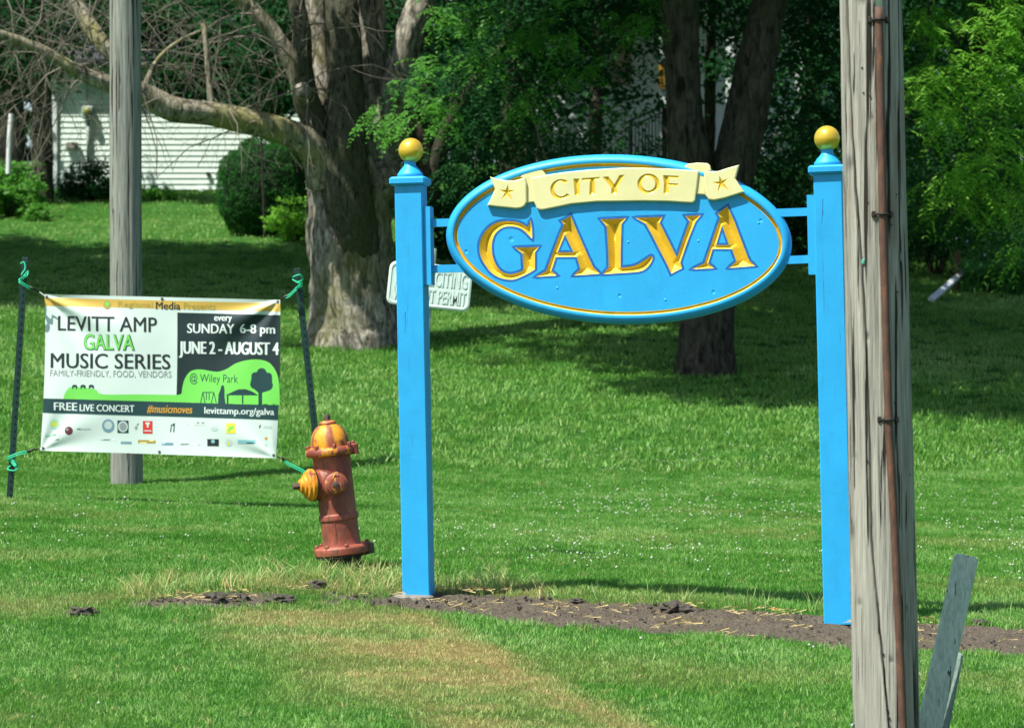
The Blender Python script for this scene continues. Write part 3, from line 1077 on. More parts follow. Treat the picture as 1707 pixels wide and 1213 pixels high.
# field with the letters cut out and darker blue outlines round them
letters = [[gG], [gA1, gA1h], [gL], [gV], [gA2, gA2h]]
allp = [p for L_ in letters for p in L_]
outl = []
for L_ in letters:
    outl.append(offset_poly(L_[0], 4.0))
    if len(L_) > 1: outl.append(offset_poly(L_[1], -3.4))
outer = [ell(2 * math.pi * k / 220, 21.0) for k in range(220)]
dents = [(778.5, 419.5, 3), (854, 399, 4.5), (903, 511, 2.5), (1034, 493, 3), (1190, 487, 3.5), (1269, 368, 3), (1265, 372, 2), (1048, 404, 2), (1165, 402, 2), (930, 480, 2), (1110, 500, 2)]
ext = []
for (dx, dy, dr) in dents:
    for rr_, k in ((0.0, 1), (0.4, 6), (0.8, 8), (1.2, 10)):
        for j in range(k):
            t_ = 2 * math.pi * j / k
            ext.append((dx + rr_ * dr * math.cos(t_), dy + rr_ * dr * math.sin(t_)))
V, Fc, C = cdt([outer] + allp + outl, np.array(ext))
ins = inside(C, [outer])
for L_ in letters: ins &= ~inside(C, L_)
Fc, C = Fc[ins], C[ins]
a, b = segs_of(allp)
dl = dist_to(C, a, b)
mi = (dl < 3.3).astype(int)
mb = MB()
pts = []
for x_, y_ in V:
    nn = FN
    for (dx, dy, dr) in dents:
        d = math.hypot(x_ - dx, y_ - dy) / dr
        if d < 1.15: nn -= 0.004 * (1 - d / 1.15) * (1 if dr > 2.2 else -1)
    u, v_ = S(x_, y_)
    pts.append(W(u, v_, nn))
used = np.unique(Fc); mp = {int(o): i for i, o in enumerate(used)}
mb.add([pts[o] for o in used], [tuple(mp[int(i)] for i in f) for f in Fc])
mb.m = [int(k) for k in mi]
panel = mb.build('oval_panel', [M['blue'], M['blue_dark']], sign)
fix_normals(panel)
rim_o.parent = panel
rim_o.matrix_parent_inverse = Matrix.Translation(-sign.location) if False else Matrix.Identity(4)
bpy.context.view_layer.update()
rim_o.matrix_parent_inverse = panel.matrix_world.inverted()
# gold line: a V groove between rim and field
mb = MB()
oval_rings(mb, [(15.5, FN + 0.002), (18.2, FN - 0.011), (21.0, FN)], 220, 0, 0.5)
gl = mb.build('gold_line', M['gold'], panel)
for L_ in letters:
    carve('carved_letter', L_, FN, 0.95, M['gold'], panel, 1.5)

# --- cream ribbon
ribbon = None
RN = FN + 0.024


def slab(name, poly, n0, n1, mat, parent, holes=(), ch=2.0, step=3.5):
    poly = resample(poly, step)
    inner = offset_poly(poly, -ch)
    V, Fc, C = cdt([inner] + [h for hs in holes for h in hs])
    k_ = inside(C, [inner])
    for hs in holes: k_ &= ~inside(C, hs)
    Fc = Fc[k_]
    mb = MB()
    used = np.unique(Fc); mp = {int(o): i for i, o in enumerate(used)}
    mb.add([W(*S(*V[o]), n1) for o in used], [tuple(mp[int(i)] for i in f) for f in Fc])
    n = len(poly)
    mid = offset_poly(poly, -ch * 0.3)
    vs = [W(*S(*p), n1) for p in inner] + [W(*S(*p), n1 - ch * 0.35 * PXM) for p in mid] + [W(*S(*p), n1 - ch * PXM) for p in poly] + [W(*S(*p), n0) for p in poly]
    fs = []
    for r in range(3):
        for i in range(n):
            j = (i + 1) % n
            fs.append((r * n + i, r * n + j, (r + 1) * n + j, (r + 1) * n + i))
    mb.add(vs, fs)
    o = mb.build(name, mat, parent)
    bm = bmesh.new(); bm.from_mesh(o.data)
    bmesh.ops.remove_doubles(bm, verts=bm.verts, dist=1e-5)
    for f in bm.faces:
        if abs(f.normal.dot(NX)) > 0.3 and f.normal.dot(NX) < 0: f.normal_flip()
    bmesh.ops.recalc_face_normals(bm, faces=bm.faces)
    if max(bm.faces, key=lambda f: f.calc_area()).normal.dot(NX) < 0:
        bmesh.ops.reverse_faces(bm, faces=bm.faces)
    bm.to_mesh(o.data); bm.free()
    return o


def arc(cx, cy, rx, ry, a0, a1, n):
    return [(cx + rx * math.cos(math.radians(a0 + (a1 - a0) * i / (n - 1))), cy - ry * math.sin(math.radians(a0 + (a1 - a0) * i / (n - 1)))) for i in range(n)]


lC = Z3(arc(978, 545, 128, 120, 48, 325, 26) + arc(978, 545, 80, 84, 325, 48, 22))
lI = resample(Z3([(1122, 420), (1196, 418), (1196, 615), (1170, 628), (1140, 618)]), 3)
lT = resample(Z3([(1220, 415), (1435, 400), (1438, 434), (1378, 440), (1380, 608), (1345, 622), (1310, 615), (1318, 446), (1228, 452)]), 3)
lY = resample(Z3([(1466, 398), (1538, 393), (1605, 486), (1668, 378), (1732, 372), (1640, 530), (1640, 600), (1605, 612), (1570, 600), (1572, 530)]), 3)
lO = [Z4(arc(374, 480, 132, 120, 0, 360, 41)[:-1]), Z4(arc(374, 480, 80, 82, 0, 360, 33)[:-1])]
lF = resample(Z4([(545, 378), (735, 388), (733, 418), (620, 412), (620, 474), (726, 478), (724, 510), (616, 506), (616, 595), (585, 608), (552, 598), (558, 480)]), 3)
city = [[lC], [lI], [lT], [lY], lO, [lF]]
main = Z3([(620, 410), (800, 375), (1000, 345), (1300, 315), (1707, 290)]) + Z4([(300, 290), (600, 300), (800, 315), (962, 325), (968, 345), (945, 540), (926, 680), (900, 705), (870, 706), (600, 690), (300, 685), (0, 690)]) + Z3([(1400, 692), (1100, 720), (900, 762), (760, 790), (720, 788), (690, 770), (660, 700), (642, 550)])
ribbon = slab('ribbon', main, FN - 0.002, RN, M['cream'], sign, city)
for L_ in city: carve('carved_letter', L_, RN, 0.7, M['gold'], ribbon, 1.3)


def star(cx, cy, tips, f, ri):
    t = f(tips); c0 = f([(cx, cy)])[0]
    out = []
    n = len(t)
    for i in range(n):
        p, q_ = t[i], t[(i + 1) % n]
        out.append(p)
        mx_, my_ = (p[0] + q_[0]) / 2 - c0[0], (p[1] + q_[1]) / 2 - c0[1]
        l = math.hypot(mx_, my_)
        out.append((c0[0] + mx_ / l * ri, c0[1] + my_ / l * ri))
    return c0, out


def star_cut(name, c0, pl, parent, n):
    mb = MB()
    vs = [W(*S(*p), n) for p in pl] + [W(*S(*c0), n - 2.8 * PXM)]
    k = len(pl)
    mb.add(vs, [(i, (i + 1) % k, k) for i in range(k)])
    o = mb.build(name, M['gold'], parent); fix_normals(o)


s1c, s1 = star(345, 580, [(350, 488), (438, 562), (403, 673), (272, 668), (250, 550)], Z3, 4.6)
s2c, s2 = star(1235, 475, [(1213, 382), (1313, 418), (1328, 560), (1192, 580), (1130, 462)], Z4, 4.6)
p1 = slab('ribbon_end', Z3([(135, 395), (230, 425), (330, 440), (430, 440), (552, 408), (570, 470), (572, 700), (545, 745), (500, 768), (440, 774), (330, 762), (220, 752), (105, 737), (150, 650), (195, 545)]), FN - 0.002, RN + 0.003, M['cream'], ribbon, [[s1]])
p2 = slab('ribbon_end', Z4([(1030, 330), (1100, 335), (1200, 330), (1320, 290), (1447, 256), (1402, 420), (1505, 578), (1400, 612), (1280, 650), (1150, 677), (1085, 668), (1052, 620), (1038, 480)]), FN - 0.002, RN + 0.003, M['cream'], ribbon, [[s2]])
star_cut('carved_star', s1c, s1, ribbon, RN + 0.003)
star_cut('carved_star', s2c, s2, ribbon, RN + 0.003)
slab('ribbon_fold', Z3([(548, 420), (480, 395), (560, 335), (680, 303), (755, 310), (790, 365), (795, 400), (650, 440), (668, 695), (560, 708)]), FN - 0.002, RN - 0.011, M['cream'], ribbon)
slab('ribbon_fold', Z4([(930, 345), (785, 285), (830, 243), (950, 228), (1070, 235), (1102, 262), (1112, 318), (1052, 350), (1048, 612), (935, 605)]), FN - 0.002, RN - 0.011, M['cream'], ribbon)
# concrete footing ring showing at the left post
mb = MB()
c_ = G(-0.52, 14.10)
mb.lathe([(0.115, -0.05), (0.108, -0.004), (0.09, 0.004), (0.0, 0.006)], 18, Matrix.Translation(c_))
mb.build('footing', M['concrete'], sign)

# ------------------------------------------------------------------ foreground utility pole with conduit
YP = 10.5
def polec(y):
    cx_ = 1451.5 + (1478.5 - 1451.5) * y / 1213
    w_ = 103 + 7 * y / 1213
    return PP(cx_, y, YP), w_ / 2 / F * YP
top_y, bot_y = -1500, 1310
base = polec(bot_y)[0]
pole = empty('utility_pole', (base.x, base.y, base.z), 'weathered grey wooden utility pole in the right foreground with rusty conduit strapped to it', 'utility pole')
crackpts = [(-300, 1395), (0, 1408), (130, 1412), (300, 1421), (450, 1431), (560, 1437), (700, 1442), (880, 1445), (950, 1450), (1050, 1460), (1213, 1476), (1310, 1482)]
KN = ((1414, 275, 4, 12), (1479, 1093, 4, 4), (1417, 885, 4, 14), (1521, 693, 4, 8), (1505, 1008, 3, 6), (1428, 1000, 3, 5), (1431, 6, 8, 7), (1440, 560, 3, 5), (1512, 240, 3, 6), (1420, 760, 4, 5), (1496, 430, 3, 7), (1447, 200, 3, 5))
mb = MB()
NS, NR = 240, 520
vs, ck = [], []
for i in range(NR):
    t_ = i / (NR - 1)
    py = bot_y + (top_y - bot_y) * t_
    c_, r_ = polec(py)
    xc = np.interp(py, [p[0] for p in crackpts], [p[1] for p in crackpts])
    ctx = 1451.5 + 27 * py / 1213
    sx = (xc - ctx) / (r_ * F / YP)
    xc2 = ctx + 22 + 7 * math.sin(py * 0.004) + 3 * noise.noise(Vector((0, 0, py * .02)))
    sx2 = (xc2 - ctx) / (r_ * F / YP)
    for k in range(NS):
        th = 2 * math.pi * k / NS
        dx, dy = math.cos(th), -math.sin(th)
        z_ = c_.z
        kn = 0.0
        if dy < 0:
            for (kx, ky, krx, kry) in KN:
                if abs(py - ky) < 3 * kry:
                    ks = (kx - (1451.5 + 27 * py / 1213)) / (r_ * F / YP)
                    kn = max(kn, math.exp(-((dx - ks) * r_ * F / YP / krx) ** 2 - ((py - ky) / kry) ** 2))
        d = 0.0025 * noise.fractal(Vector((dx * 5, dy * 5, z_ * 0.9)), 1, 2, 4) + 0.0016 * noise.noise(Vector((dx * 26, dy * 26, z_ * 1.3)))
        d += 0.004 * noise.noise(Vector((dx * 1.3, dy * 1.3, z_ * 0.7)))
        cc = 0.0
        if dy < 0:
            wob = 0.02 * noise.noise(Vector((1, 2, z_ * 14)))
            g1_ = math.exp(-((dx - sx + wob) / (0.030 + 0.012 * noise.noise(Vector((3, 3, z_ * 3))))) ** 2)
            gate = 0.5 + 0.5 * noise.noise(Vector((5, 2, z_ * 1.5)))
            g2_ = 1.0 * math.exp(-((dx - sx2 + wob) / 0.014) ** 2) * max(0, gate - 0.35)
            d -= 0.012 * g1_ + 0.008 * g2_
            d -= 0.004 * kn
            cc = min(1, g1_ * 1.1 + g2_ + 0.65 * kn)
        r = r_ + d
        vs.append((c_.x + dx * r, c_.y + dy * r, z_)); ck.append(cc)
fs = []
for i in range(NR - 1):
    for k in range(NS):
        j = (k + 1) % NS
        fs.append((i * NS + k, (i + 1) * NS + k, (i + 1) * NS + j, i * NS + j))
fs.append(tuple((NR - 1) * NS + k for k in range(NS)))
mb.add(vs, fs)
shaft = mb.build('shaft', M['pole_wood'], pole, True)
at = shaft.data.attributes.new('crack', 'FLOAT', 'POINT'); at.data.foreach_set('value', np.array(ck, dtype=np.float32))
cpts = [(-1500, 1448), (-300, 1455), (0, 1457), (360, 1463.5), (700, 1473), (900, 1484), (1213, 1497.5), (1310, 1501)]
def condp(py, off=0.0):
    c_, r_ = polec(py)
    x_ = PP(np.interp(py, [p[0] for p in cpts], [p[1] for p in cpts]), py, YP).x
    s_ = (x_ - c_.x) / r_
    return Vector((x_, c_.y - math.sqrt(max(0.05, 1 - s_ * s_)) * r_ - 0.011 - off, c_.z))
mb = MB()
mb.tube([condp(y_) for y_ in np.linspace(20, 1310, 60)], 0.0158, 16)
cond = mb.build('conduit', M['rust'], pole, True)
mb = MB()
mb.tube([condp(y_) for y_ in np.linspace(-1500, 22, 30)], 0.0135, 16)
mb.build('plastic_conduit', M['pvc'], pole, True)
for y_ in (40, 360, 698):
    p = condp(y_)
    mb = MB()
    k_ = 0.0185
    ring = [Vector((p.x - 0.034, p.y + 0.012, p.z)), Vector((p.x - 0.021, p.y + 0.006, p.z)), Vector((p.x - k_, p.y - 0.004, p.z)), Vector((p.x - 0.012, p.y - 0.0175, p.z)), Vector((p.x, p.y - 0.0215, p.z)), Vector((p.x + 0.012, p.y - 0.0175, p.z)), Vector((p.x + k_, p.y - 0.002, p.z)), Vector((p.x + 0.021, p.y + 0.008, p.z)), Vector((p.x + 0.034, p.y + 0.016, p.z))]
    mb.tube(ring, 0.005, 8)
    for e in (ring[0], ring[-1]):
        mb.bevel_box(e + Vector((0, 0.003, 0)), (0.016, 0.02, 0.026), 0.004)
    mb.build('strap', M['dark_iron'], pole, 'auto')
# small nails and a green tag
rr = random.Random(4)
for (px_, py_) in ((1433, 438),):
    c_, r_ = polec(py_)
    x_ = PP(px_, py_, YP).x; s_ = (x_ - c_.x) / r_
    mb = MB()
    mb.bevel_box((x_, c_.y - math.sqrt(1 - s_ * s_) * r_ - 0.003, c_.z), (0.012, 0.012, 0.02), 0.003)
    mb.build('green_tack', paint('green_tack', (0.1, 0.42, 0.3), 0.5), pole)
for (px_, py_) in ((1425, 1209),):
    p = PP(px_, py_, YP - 0.02)
    mb = MB(); mb.tube([p + Vector((0.02, 0.08, 0)), p + Vector((-0.012, 0.0, 0.004))], 0.004, 8)
    mb.build('nail', M['p_pale'], pole)
rr = random.Random(14)
for k in range(16):
    py_ = rr.uniform(20, 1200); c_, r_ = polec(py_)
    s_ = rr.uniform(-0.8, 0.9)
    p = Vector((c_.x + s_ * r_, c_.y - math.sqrt(1 - s_ * s_) * r_, c_.z))
    mb = MB(); mb.tube([p + Vector((0, 0.02, 0)), p + Vector((0, -0.004, 0))], 0.0035, 7)
    mb.build('staple', M['dark_iron'], pole)

# ------------------------------------------------------------------ far utility pole
bx, by = gp(211, 815)
fp = empty('utility_pole', G(bx, 25.0), 'plain grey wooden utility pole standing behind the white concert banner', 'utility pole')
mb = MB(); vs = []
NS, NR = 72, 160
cks = []
for i in range(NR):
    t_ = i / (NR - 1)
    py = 825 + (-140 - 825) * t_
    c_ = PP(211.5 - 3 * (825 - py) / 825 * 1.0, py, 25.0)
    r_ = (53.5 - 1.6 * (825 - py) / 825) / 2 / F * 25
    for k in range(NS):
        th = 2 * math.pi * k / NS
        dx, dy = math.cos(th), -math.sin(th)
        d = 0.004 * noise.fractal(Vector((dx * 4, dy * 4, c_.z * 0.6)), 1, 2, 4)
        cr_ = math.exp(-((dx - 0.32 - 0.03 * math.sin(c_.z * 2)) / 0.03) ** 2) if dy < 0 else 0
        cks.append(cr_ * (0.5 + 0.5 * noise.noise(Vector((0, 0, c_.z * 2)))))
        d -= 0.008 * cr_
        vs.append((c_.x + dx * (r_ + d), 25.0 + dy * (r_ + d), c_.z))
fs = [(i * NS + k, (i + 1) * NS + k, (i + 1) * NS + (k + 1) % NS, i * NS + (k + 1) % NS) for i in range(NR - 1) for k in range(NS)]
mb.add(vs, fs)
sh = mb.build('shaft', M['pole_far'], fp, True)
at = sh.data.attributes.new('crack', 'FLOAT', 'POINT'); at.data.foreach_set('value', np.array(cks, dtype=np.float32))

# ------------------------------------------------------------------ leaning timber posts, right foreground
def beam(name, p_top, p_bot, w, d, mat, label):
    a, b = Vector(p_top), Vector(p_bot)
    t = (a - b).normalized()
    R = Vector((0, 0, 1)).rotation_difference(t).to_matrix() @ Matrix.Rotation(math.radians(-9), 3, 'Z')
    mb = MB()
    mb.bevel_box((a + b) / 2, (w, d, (a - b).length), 0.010, R)
    # lengthwise check cracks in relief
    o = mb.build(name, mat, None)
    return tag(o, label, 'post')
beam('leaning_post', PP(1611, 927, 10.9), PP(1532, 1290, 10.75), 0.100, 0.09, M['stake_wood'], 'grey-green square timber post leaning right beside the foreground utility pole')
beam('leaning_board', PP(1597, 1088, 11.02), PP(1556, 1290, 10.9), 0.05, 0.07, M['stake_wood_dark'], 'short darker board leaning behind the grey-green timber post')
# ------------------------------------------------------------------ fire hydrant
hy_b = G(-0.965, 15.1)
hyd = empty('fire_hydrant', hy_b, 'old red fire hydrant with flaking yellow bonnet leaning left beside the blue post', 'fire hydrant')
def hyd_mat(name, yellow, patch):
    m = NT(name)
    v = m.coords((1, 1, 1), world=True)
    n1 = m.noise(v, 9, 5, 0.6); n2 = m.noise(m.coords((26, 26, 6), world=True), 1.0, 5, 0.65)
    red = m.ramp(n1, [(0.35, (0.20, 0.040, 0.022)), (0.55, (0.32, 0.080, 0.045)), (0.75, (0.40, 0.13, 0.085))])
    red = m.mix(m.ramp(n2, [(0.50, (0, 0, 0)), (0.66, (0.8,) * 3)]), red, (0.12, 0.055, 0.04))
    if yellow:
        yc = m.ramp(n1, [(0.3, (0.60, 0.20, 0.012)), (0.7, (0.80, 0.36, 0.015))])
        mk = m.ramp(m.mix(0.45, n2, n1), [(patch, (0, 0, 0)), (patch + 0.04, (1, 1, 1))])
        ga = m.n('ShaderNodeAttribute'); ga.attribute_name = 'gore'
        inv_ = m.n('ShaderNodeMath', operation='SUBTRACT'); inv_.inputs[0].default_value = 1.0
        m.l(ga.outputs['Fac'], inv_.inputs[1])
        mu_ = m.n('ShaderNodeMath', operation='MULTIPLY')
        m.l(mk, mu_.inputs[0]); m.l(inv_.outputs[0], mu_.inputs[1])
        red = m.mix(mu_.outputs[0], red, yc)
    m.col(red)
    m.b.inputs['Roughness'].default_value = 0.55
    m.bump(m.mix(0.5, n2, m.noise(v, 90, 4)), 0.5, 0.006)
    return m.mat
M['hy_red'] = hyd_mat('faded_red_paint', False, 0.5)
M['hy_yel'] = hyd_mat('flaking_yellow_paint', True, 0.43)
M['hy_mix'] = hyd_mat('worn_orange_paint', True, 0.565)
M['hy_flange'] = hyd_mat('orange_flange_paint', True, 0.50)
M['hy_iron'] = paint('rusty_iron', (0.10, 0.065, 0.05), 0.8, 0.4, 40, 0.5)
hk = 1 / 294.8      # metres per pixel at the hydrant
hax = Vector((-0.118, -0.02, 1)).normalized()
HR = Vector((0, 0, 1)).rotation_difference(hax).to_matrix().to_4x4()
H0_ = PP(571, 916, 15.1)           # middle of the base flange
HT = Matrix.Translation(H0_) @ HR
def hl(name, prof, mat, sides=48, parent=None):
    mb = MB(); mb.lathe([(r * hk, z * hk) for r, z in prof], sides, HT)
    return mb.build(name, mat, parent or hyd, 'auto')
barrel = hl('barrel', [(33, 8), (31.5, 14), (31, 22), (31, 50), (33, 52), (33.5, 56), (33, 60), (31, 62), (31, 100), (31.2, 140), (32, 156), (33, 162)], M['hy_red'])
hl('base_flange', [(45, -7), (47, -5), (47.5, 0), (47, 5), (44, 8), (33, 9)], M['hy_mix'] if False else M['hy_red'])
hl('base_flange', [(29, -44), (29, -20), (30, -12), (45, -11), (46, -9), (44, -7.5)], M['dark_iron'])
hl('top_flange', [(33, 158), (41, 160), (42.5, 163), (42.5, 168), (41, 171), (38, 173), (30, 174)], M['hy_flange'])
# gored bonnet
mb = MB()
prof = [(31.5, 172), (31.3, 178), (30.6, 185), (28.5, 193), (25, 200), (20.5, 206), (16, 209.5), (13.5, 210.5), (13.5, 214), (12, 216), (7, 216.5)]
vs = []
for r, z in prof:
    for k in range(64):
        th = 2 * math.pi * k / 64
        gor = 1 + 0.035 * abs(math.cos(th * 4)) * (1 if 172 < z < 208 else 0) - 0.015
        vs.append(HT @ Vector((r * gor * hk * math.cos(th), r * gor * hk * math.sin(th), z * hk)))
fs = [(i * 64 + k, i * 64 + (k + 1) % 64, (i + 1) * 64 + (k + 1) % 64, (i + 1) * 64 + k) for i in range(len(prof) - 1) for k in range(64)]
fs.append(tuple((len(prof) - 1) * 64 + k for k in range(64)))
mb.add(vs, fs)
bon = mb.build('bonnet', M['hy_yel'], hyd, 'auto')
gv = []
for r, z in prof:
    for k in range(64):
        th = 2 * math.pi * k / 64
        w_ = 0.5 + 0.5 * math.cos(th * 5 + 0.9)
        gv.append(float(np.clip((w_ - 0.62 + 0.25 * noise.noise(Vector((th * 2, z * .08, 0)))) * 6, 0, 0.9)))
at = bon.data.attributes.new('gore', 'FLOAT', 'POINT'); at.data.foreach_set('value', np.array(gv, dtype=np.float32))
mb = MB(); mb.lathe([(6 * hk, 215 * hk), (5.8 * hk, 224 * hk), (4.6 * hk, 227 * hk), (0, 227.5 * hk)], 5, HT)
mb.build('operating_nut', M['hy_iron'], bon)
mb = MB(); mb.lathe([(14 * hk, 210.6 * hk), (15 * hk, 212.5 * hk), (14 * hk, 214.5 * hk), (7 * hk, 217 * hk)], 24, HT)
mb.build('weather_shield', M['hy_mix'], bon, 'auto')
for fl, rad, cnt, zz_ in (('bolt', 38.5, 8, 175), ('bolt', 43, 8, 9)):
    for k in range(cnt):
        th = 2 * math.pi * (k + 0.3) / cnt
        mb = MB(); mb.lathe([(3.6 * hk, -3 * hk), (3.6 * hk, 2.2 * hk), (2.4 * hk, 3.4 * hk), (0, 3.5 * hk)], 6, HT @ Matrix.Translation((rad * hk * math.cos(th), rad * hk * math.sin(th), zz_ * hk)))
        mb.build('flange_bolt', M['hy_mix'] if zz_ > 100 else M['hy_red'], hyd)
# lugs on the right of each flange
for (xx, zz_, s_, mt) in ((40, 165, 7, 'hy_mix'), (46, -2, 7.5, 'hy_iron')):
    mb = MB(); mb.lathe([(s_ * hk, -8 * hk), (s_ * hk, 8 * hk), (s_ * .6 * hk, 10 * hk)], 8, HT @ Matrix.Translation((xx * hk, -10 * hk, zz_ * hk)))
    mb.build('flange_lug', M[mt], hyd)
def nozzle(dirv, z, prof_body, prof_cap, mat_cap, nut):
    dv = Vector(dirv).normalized()
    R = Vector((0, 0, 1)).rotation_difference(dv).to_matrix().to_4x4()
    T = HT @ Matrix.Translation((0, 0, z * hk)) @ R
    mb = MB(); mb.lathe([(r * hk, l * hk) for r, l in prof_body], 40, T)
    nb = mb.build('nozzle', M['hy_red'], hyd, 'auto')
    mb = MB(); mb.lathe([(r * hk, l * hk) for r, l in prof_cap], 40, T)
    cp = mb.build('nozzle_cap', mat_cap, nb, 'auto')
    mb = MB(); mb.lathe([(r * hk, l * hk) for r, l in nut], 5, T)
    mb.build('cap_nut', M['hy_iron'], nb)
    return nb, T
nozzle((-1, -0.42, 0.06), 112, [(25.5, 8), (25.5, 36), (26, 38)], [(26.5, 37.5), (27, 40), (27, 44), (23.5, 46), (22.5, 50), (17, 51.5), (15.5, 55), (11.5, 56.5), (10.5, 61), (7, 62)], M['hy_yel'], [(6, 61), (5.6, 71), (4.5, 73), (0, 73)])
mb = MB()
dv = Vector((-1, -0.42, 0.06)).normalized()
T = HT @ Matrix.Translation((0, 0, 112 * hk)) @ Vector((0, 0, 1)).rotation_difference(dv).to_matrix().to_4x4()
mb.lathe([(26.2 * hk, 35.8 * hk), (28 * hk, 36.2 * hk), (28 * hk, 37.6 * hk), (26.2 * hk, 38 * hk)], 40, T)
mb.build('gasket', M['hook'], hyd, 'auto')
nb, T2 = nozzle((0.10, -1, 0.02), 112, [(19, 20), (19, 37), (20.5, 38), (20.5, 41)], [(18.5, 41), (18.5, 46), (15.5, 48), (14.5, 51), (11, 52), (10.5, 54)], M['hy_mix'], [(6, 53), (5.6, 60), (0, 61)])
# neck where the big nozzle meets the barrel
mb = MB()
mb.lathe([(33 * hk, 0), (31 * hk, 22 * hk), (27 * hk, 30 * hk)], 40, T)
mb.build('nozzle_collar', M['hy_red'], hyd, 'auto')
# chain hook on the front cap
mb = MB()
o_ = H0_ + hax * (112 * hk) + Vector((0.012, -0.165, 0))
pts = [o_ + Vector((-0.025, -0.01, 0.0)), o_ + Vector((-0.008, -0.015, 0.035)), o_ + Vector((0.004, -0.012, 0.066)), o_ + Vector((0.012, -0.01, 0.070)), o_ + Vector((0.018, -0.008, 0.055)), o_ + Vector((0.014, -0.006, 0.040))]
mb.tube(pts, 0.0035, 6)
mb.build('hook', M['p_orange'], hyd, True)
# vertical mould seam
mb = MB()
for a_ in (-100,):
    th = math.radians(a_)
    mb.box(HT @ Vector((31.2 * hk * math.cos(th), 31.2 * hk * math.sin(th), 30 * hk)), (0.004, 0.005, 44 * hk), HR.to_3x3())
mb.build('mould_seam', M['hy_red'], hyd)

# ------------------------------------------------------------------ no-soliciting sign
YN = 16.2
ns = empty('street_sign', G(-0.50, YN + 0.05), 'white embossed metal NO SOLICITING plate on a thin post behind the left blue post', 'sign')
crn = [(650.5, 434), (789, 446), (782, 520), (643, 506)]
def np_(s_, t_, n_=0.0):
    a = PP(*crn[0], YN).lerp(PP(*crn[1], YN), s_); b = PP(*crn[3], YN).lerp(PP(*crn[2], YN), s_)
    return a.lerp(b, t_) + Vector((0, -n_, 0))
def rrect(inx, iny, r_, k=5):
    out = []
    rx, ry = r_ * 0.53, r_
    for (cx_, cy_, a0) in ((1 - inx - rx, iny + ry, -90), (1 - inx - rx, 1 - iny - ry, 0), (inx + rx, 1 - iny - ry, 90), (inx + rx, iny + ry, 180)):
        for i in range(k):
            a = math.radians(a0 + 90 * i / (k - 1))
            out.append((cx_ + rx * math.cos(a), cy_ + ry * math.sin(a)))
    return out
mb = MB()
rings = [(0, 0, .16, -0.006), (0, 0, .16, 0.001), (0.012, 0.022, .15, 0.005), (0.032, 0.06, .12, 0.005), (0.040, 0.076, .11, 0.001)]
vs = []
for ix, iy, r_, nn in rings: vs += [np_(s_, t_, nn) for s_, t_ in rrect(ix, iy, r_)]
kk = 20
fs = [(r * kk + i, r * kk + (i + 1) % kk, (r + 1) * kk + (i + 1) % kk, (r + 1) * kk + i) for r in range(4) for i in range(kk)]
fs.append(tuple(range(4 * kk, 5 * kk))); fs.append(tuple(range(kk - 1, -1, -1)))
mb.add(vs, fs)
plate = mb.build('sign_plate', M['white_sign'], ns, 'auto')


def text_mesh(body, bold=0.0, extr=0.0, res=3):
    cu = bpy.data.curves.new('txt', 'FONT')
    cu.body = body; cu.size = 1.0; cu.offset = bold; cu.extrude = extr; cu.resolution_u = res
    o = bpy.data.objects.new('txt', cu)
    COL.objects.link(o)
    dg = bpy.context.evaluated_depsgraph_get()
    me = bpy.data.meshes.new_from_object(o.evaluated_get(dg))
    n = len(me.vertices)
    co = np.zeros(n * 3); me.vertices.foreach_get('co', co); co = co.reshape(-1, 3)
    fs = [tuple(p.vertices) for p in me.polygons]
    COL.objects.unlink(o); bpy.data.objects.remove(o); bpy.data.curves.remove(cu); bpy.data.meshes.remove(me)
    return co, fs


def fit(co, x0, yb, x1, yt):
    """stretch text to a box: left, baseline/bottom, right, top"""
    lo, hi = co.min(0), co.max(0)
    s_ = (co[:, 0] - lo[0]) / (hi[0] - lo[0]); t_ = (co[:, 1] - lo[1]) / (hi[1] - lo[1])
    return x0 + (x1 - x0) * s_, yb + (yt - yb) * t_


for body, (x0, yb, x1, yt) in (('NO SOLICITING', (0.09, 0.50, 0.95, 0.14)), ('WITHOUT PERMIT', (0.07, 0.88, 0.95, 0.56))):
    co, fs = text_mesh(body, 0.012, 0.5, 2)
    s_, t_ = fit(co, x0, yb, x1, yt)
    mb = MB()
    mb.add([np_(a, b, 0.0045 if z > 0 else 0.0) for a, b, z in zip(s_, t_, co[:, 2])], fs)
    mb.build('embossed_lettering', M['white_sign'], plate)
mb = MB()
mb.tube([PP(725, 414, YN + 0.03), PP(716, 520, YN + 0.03), PP(689, 925, YN + 0.03)], 0.012, 8)
M['cream_post'] = paint('faded_cream_steel', (0.42, 0.44, 0.36), 0.5, 0.1)
mb.build('sign_stake', M['cream_post'], ns)
mb = MB(); mb.tube([np_(0.53, 0.13, -0.02), np_(0.53, 0.13, 0.006)], 0.006, 8); mb.build('bolt', M['hy_iron'], plate)

# ------------------------------------------------------------------ concert banner
YB = 20.5
bTL, bTR, bBR, bBL = (72, 490), (468, 500), (460.5, 763), (65.5, 751)


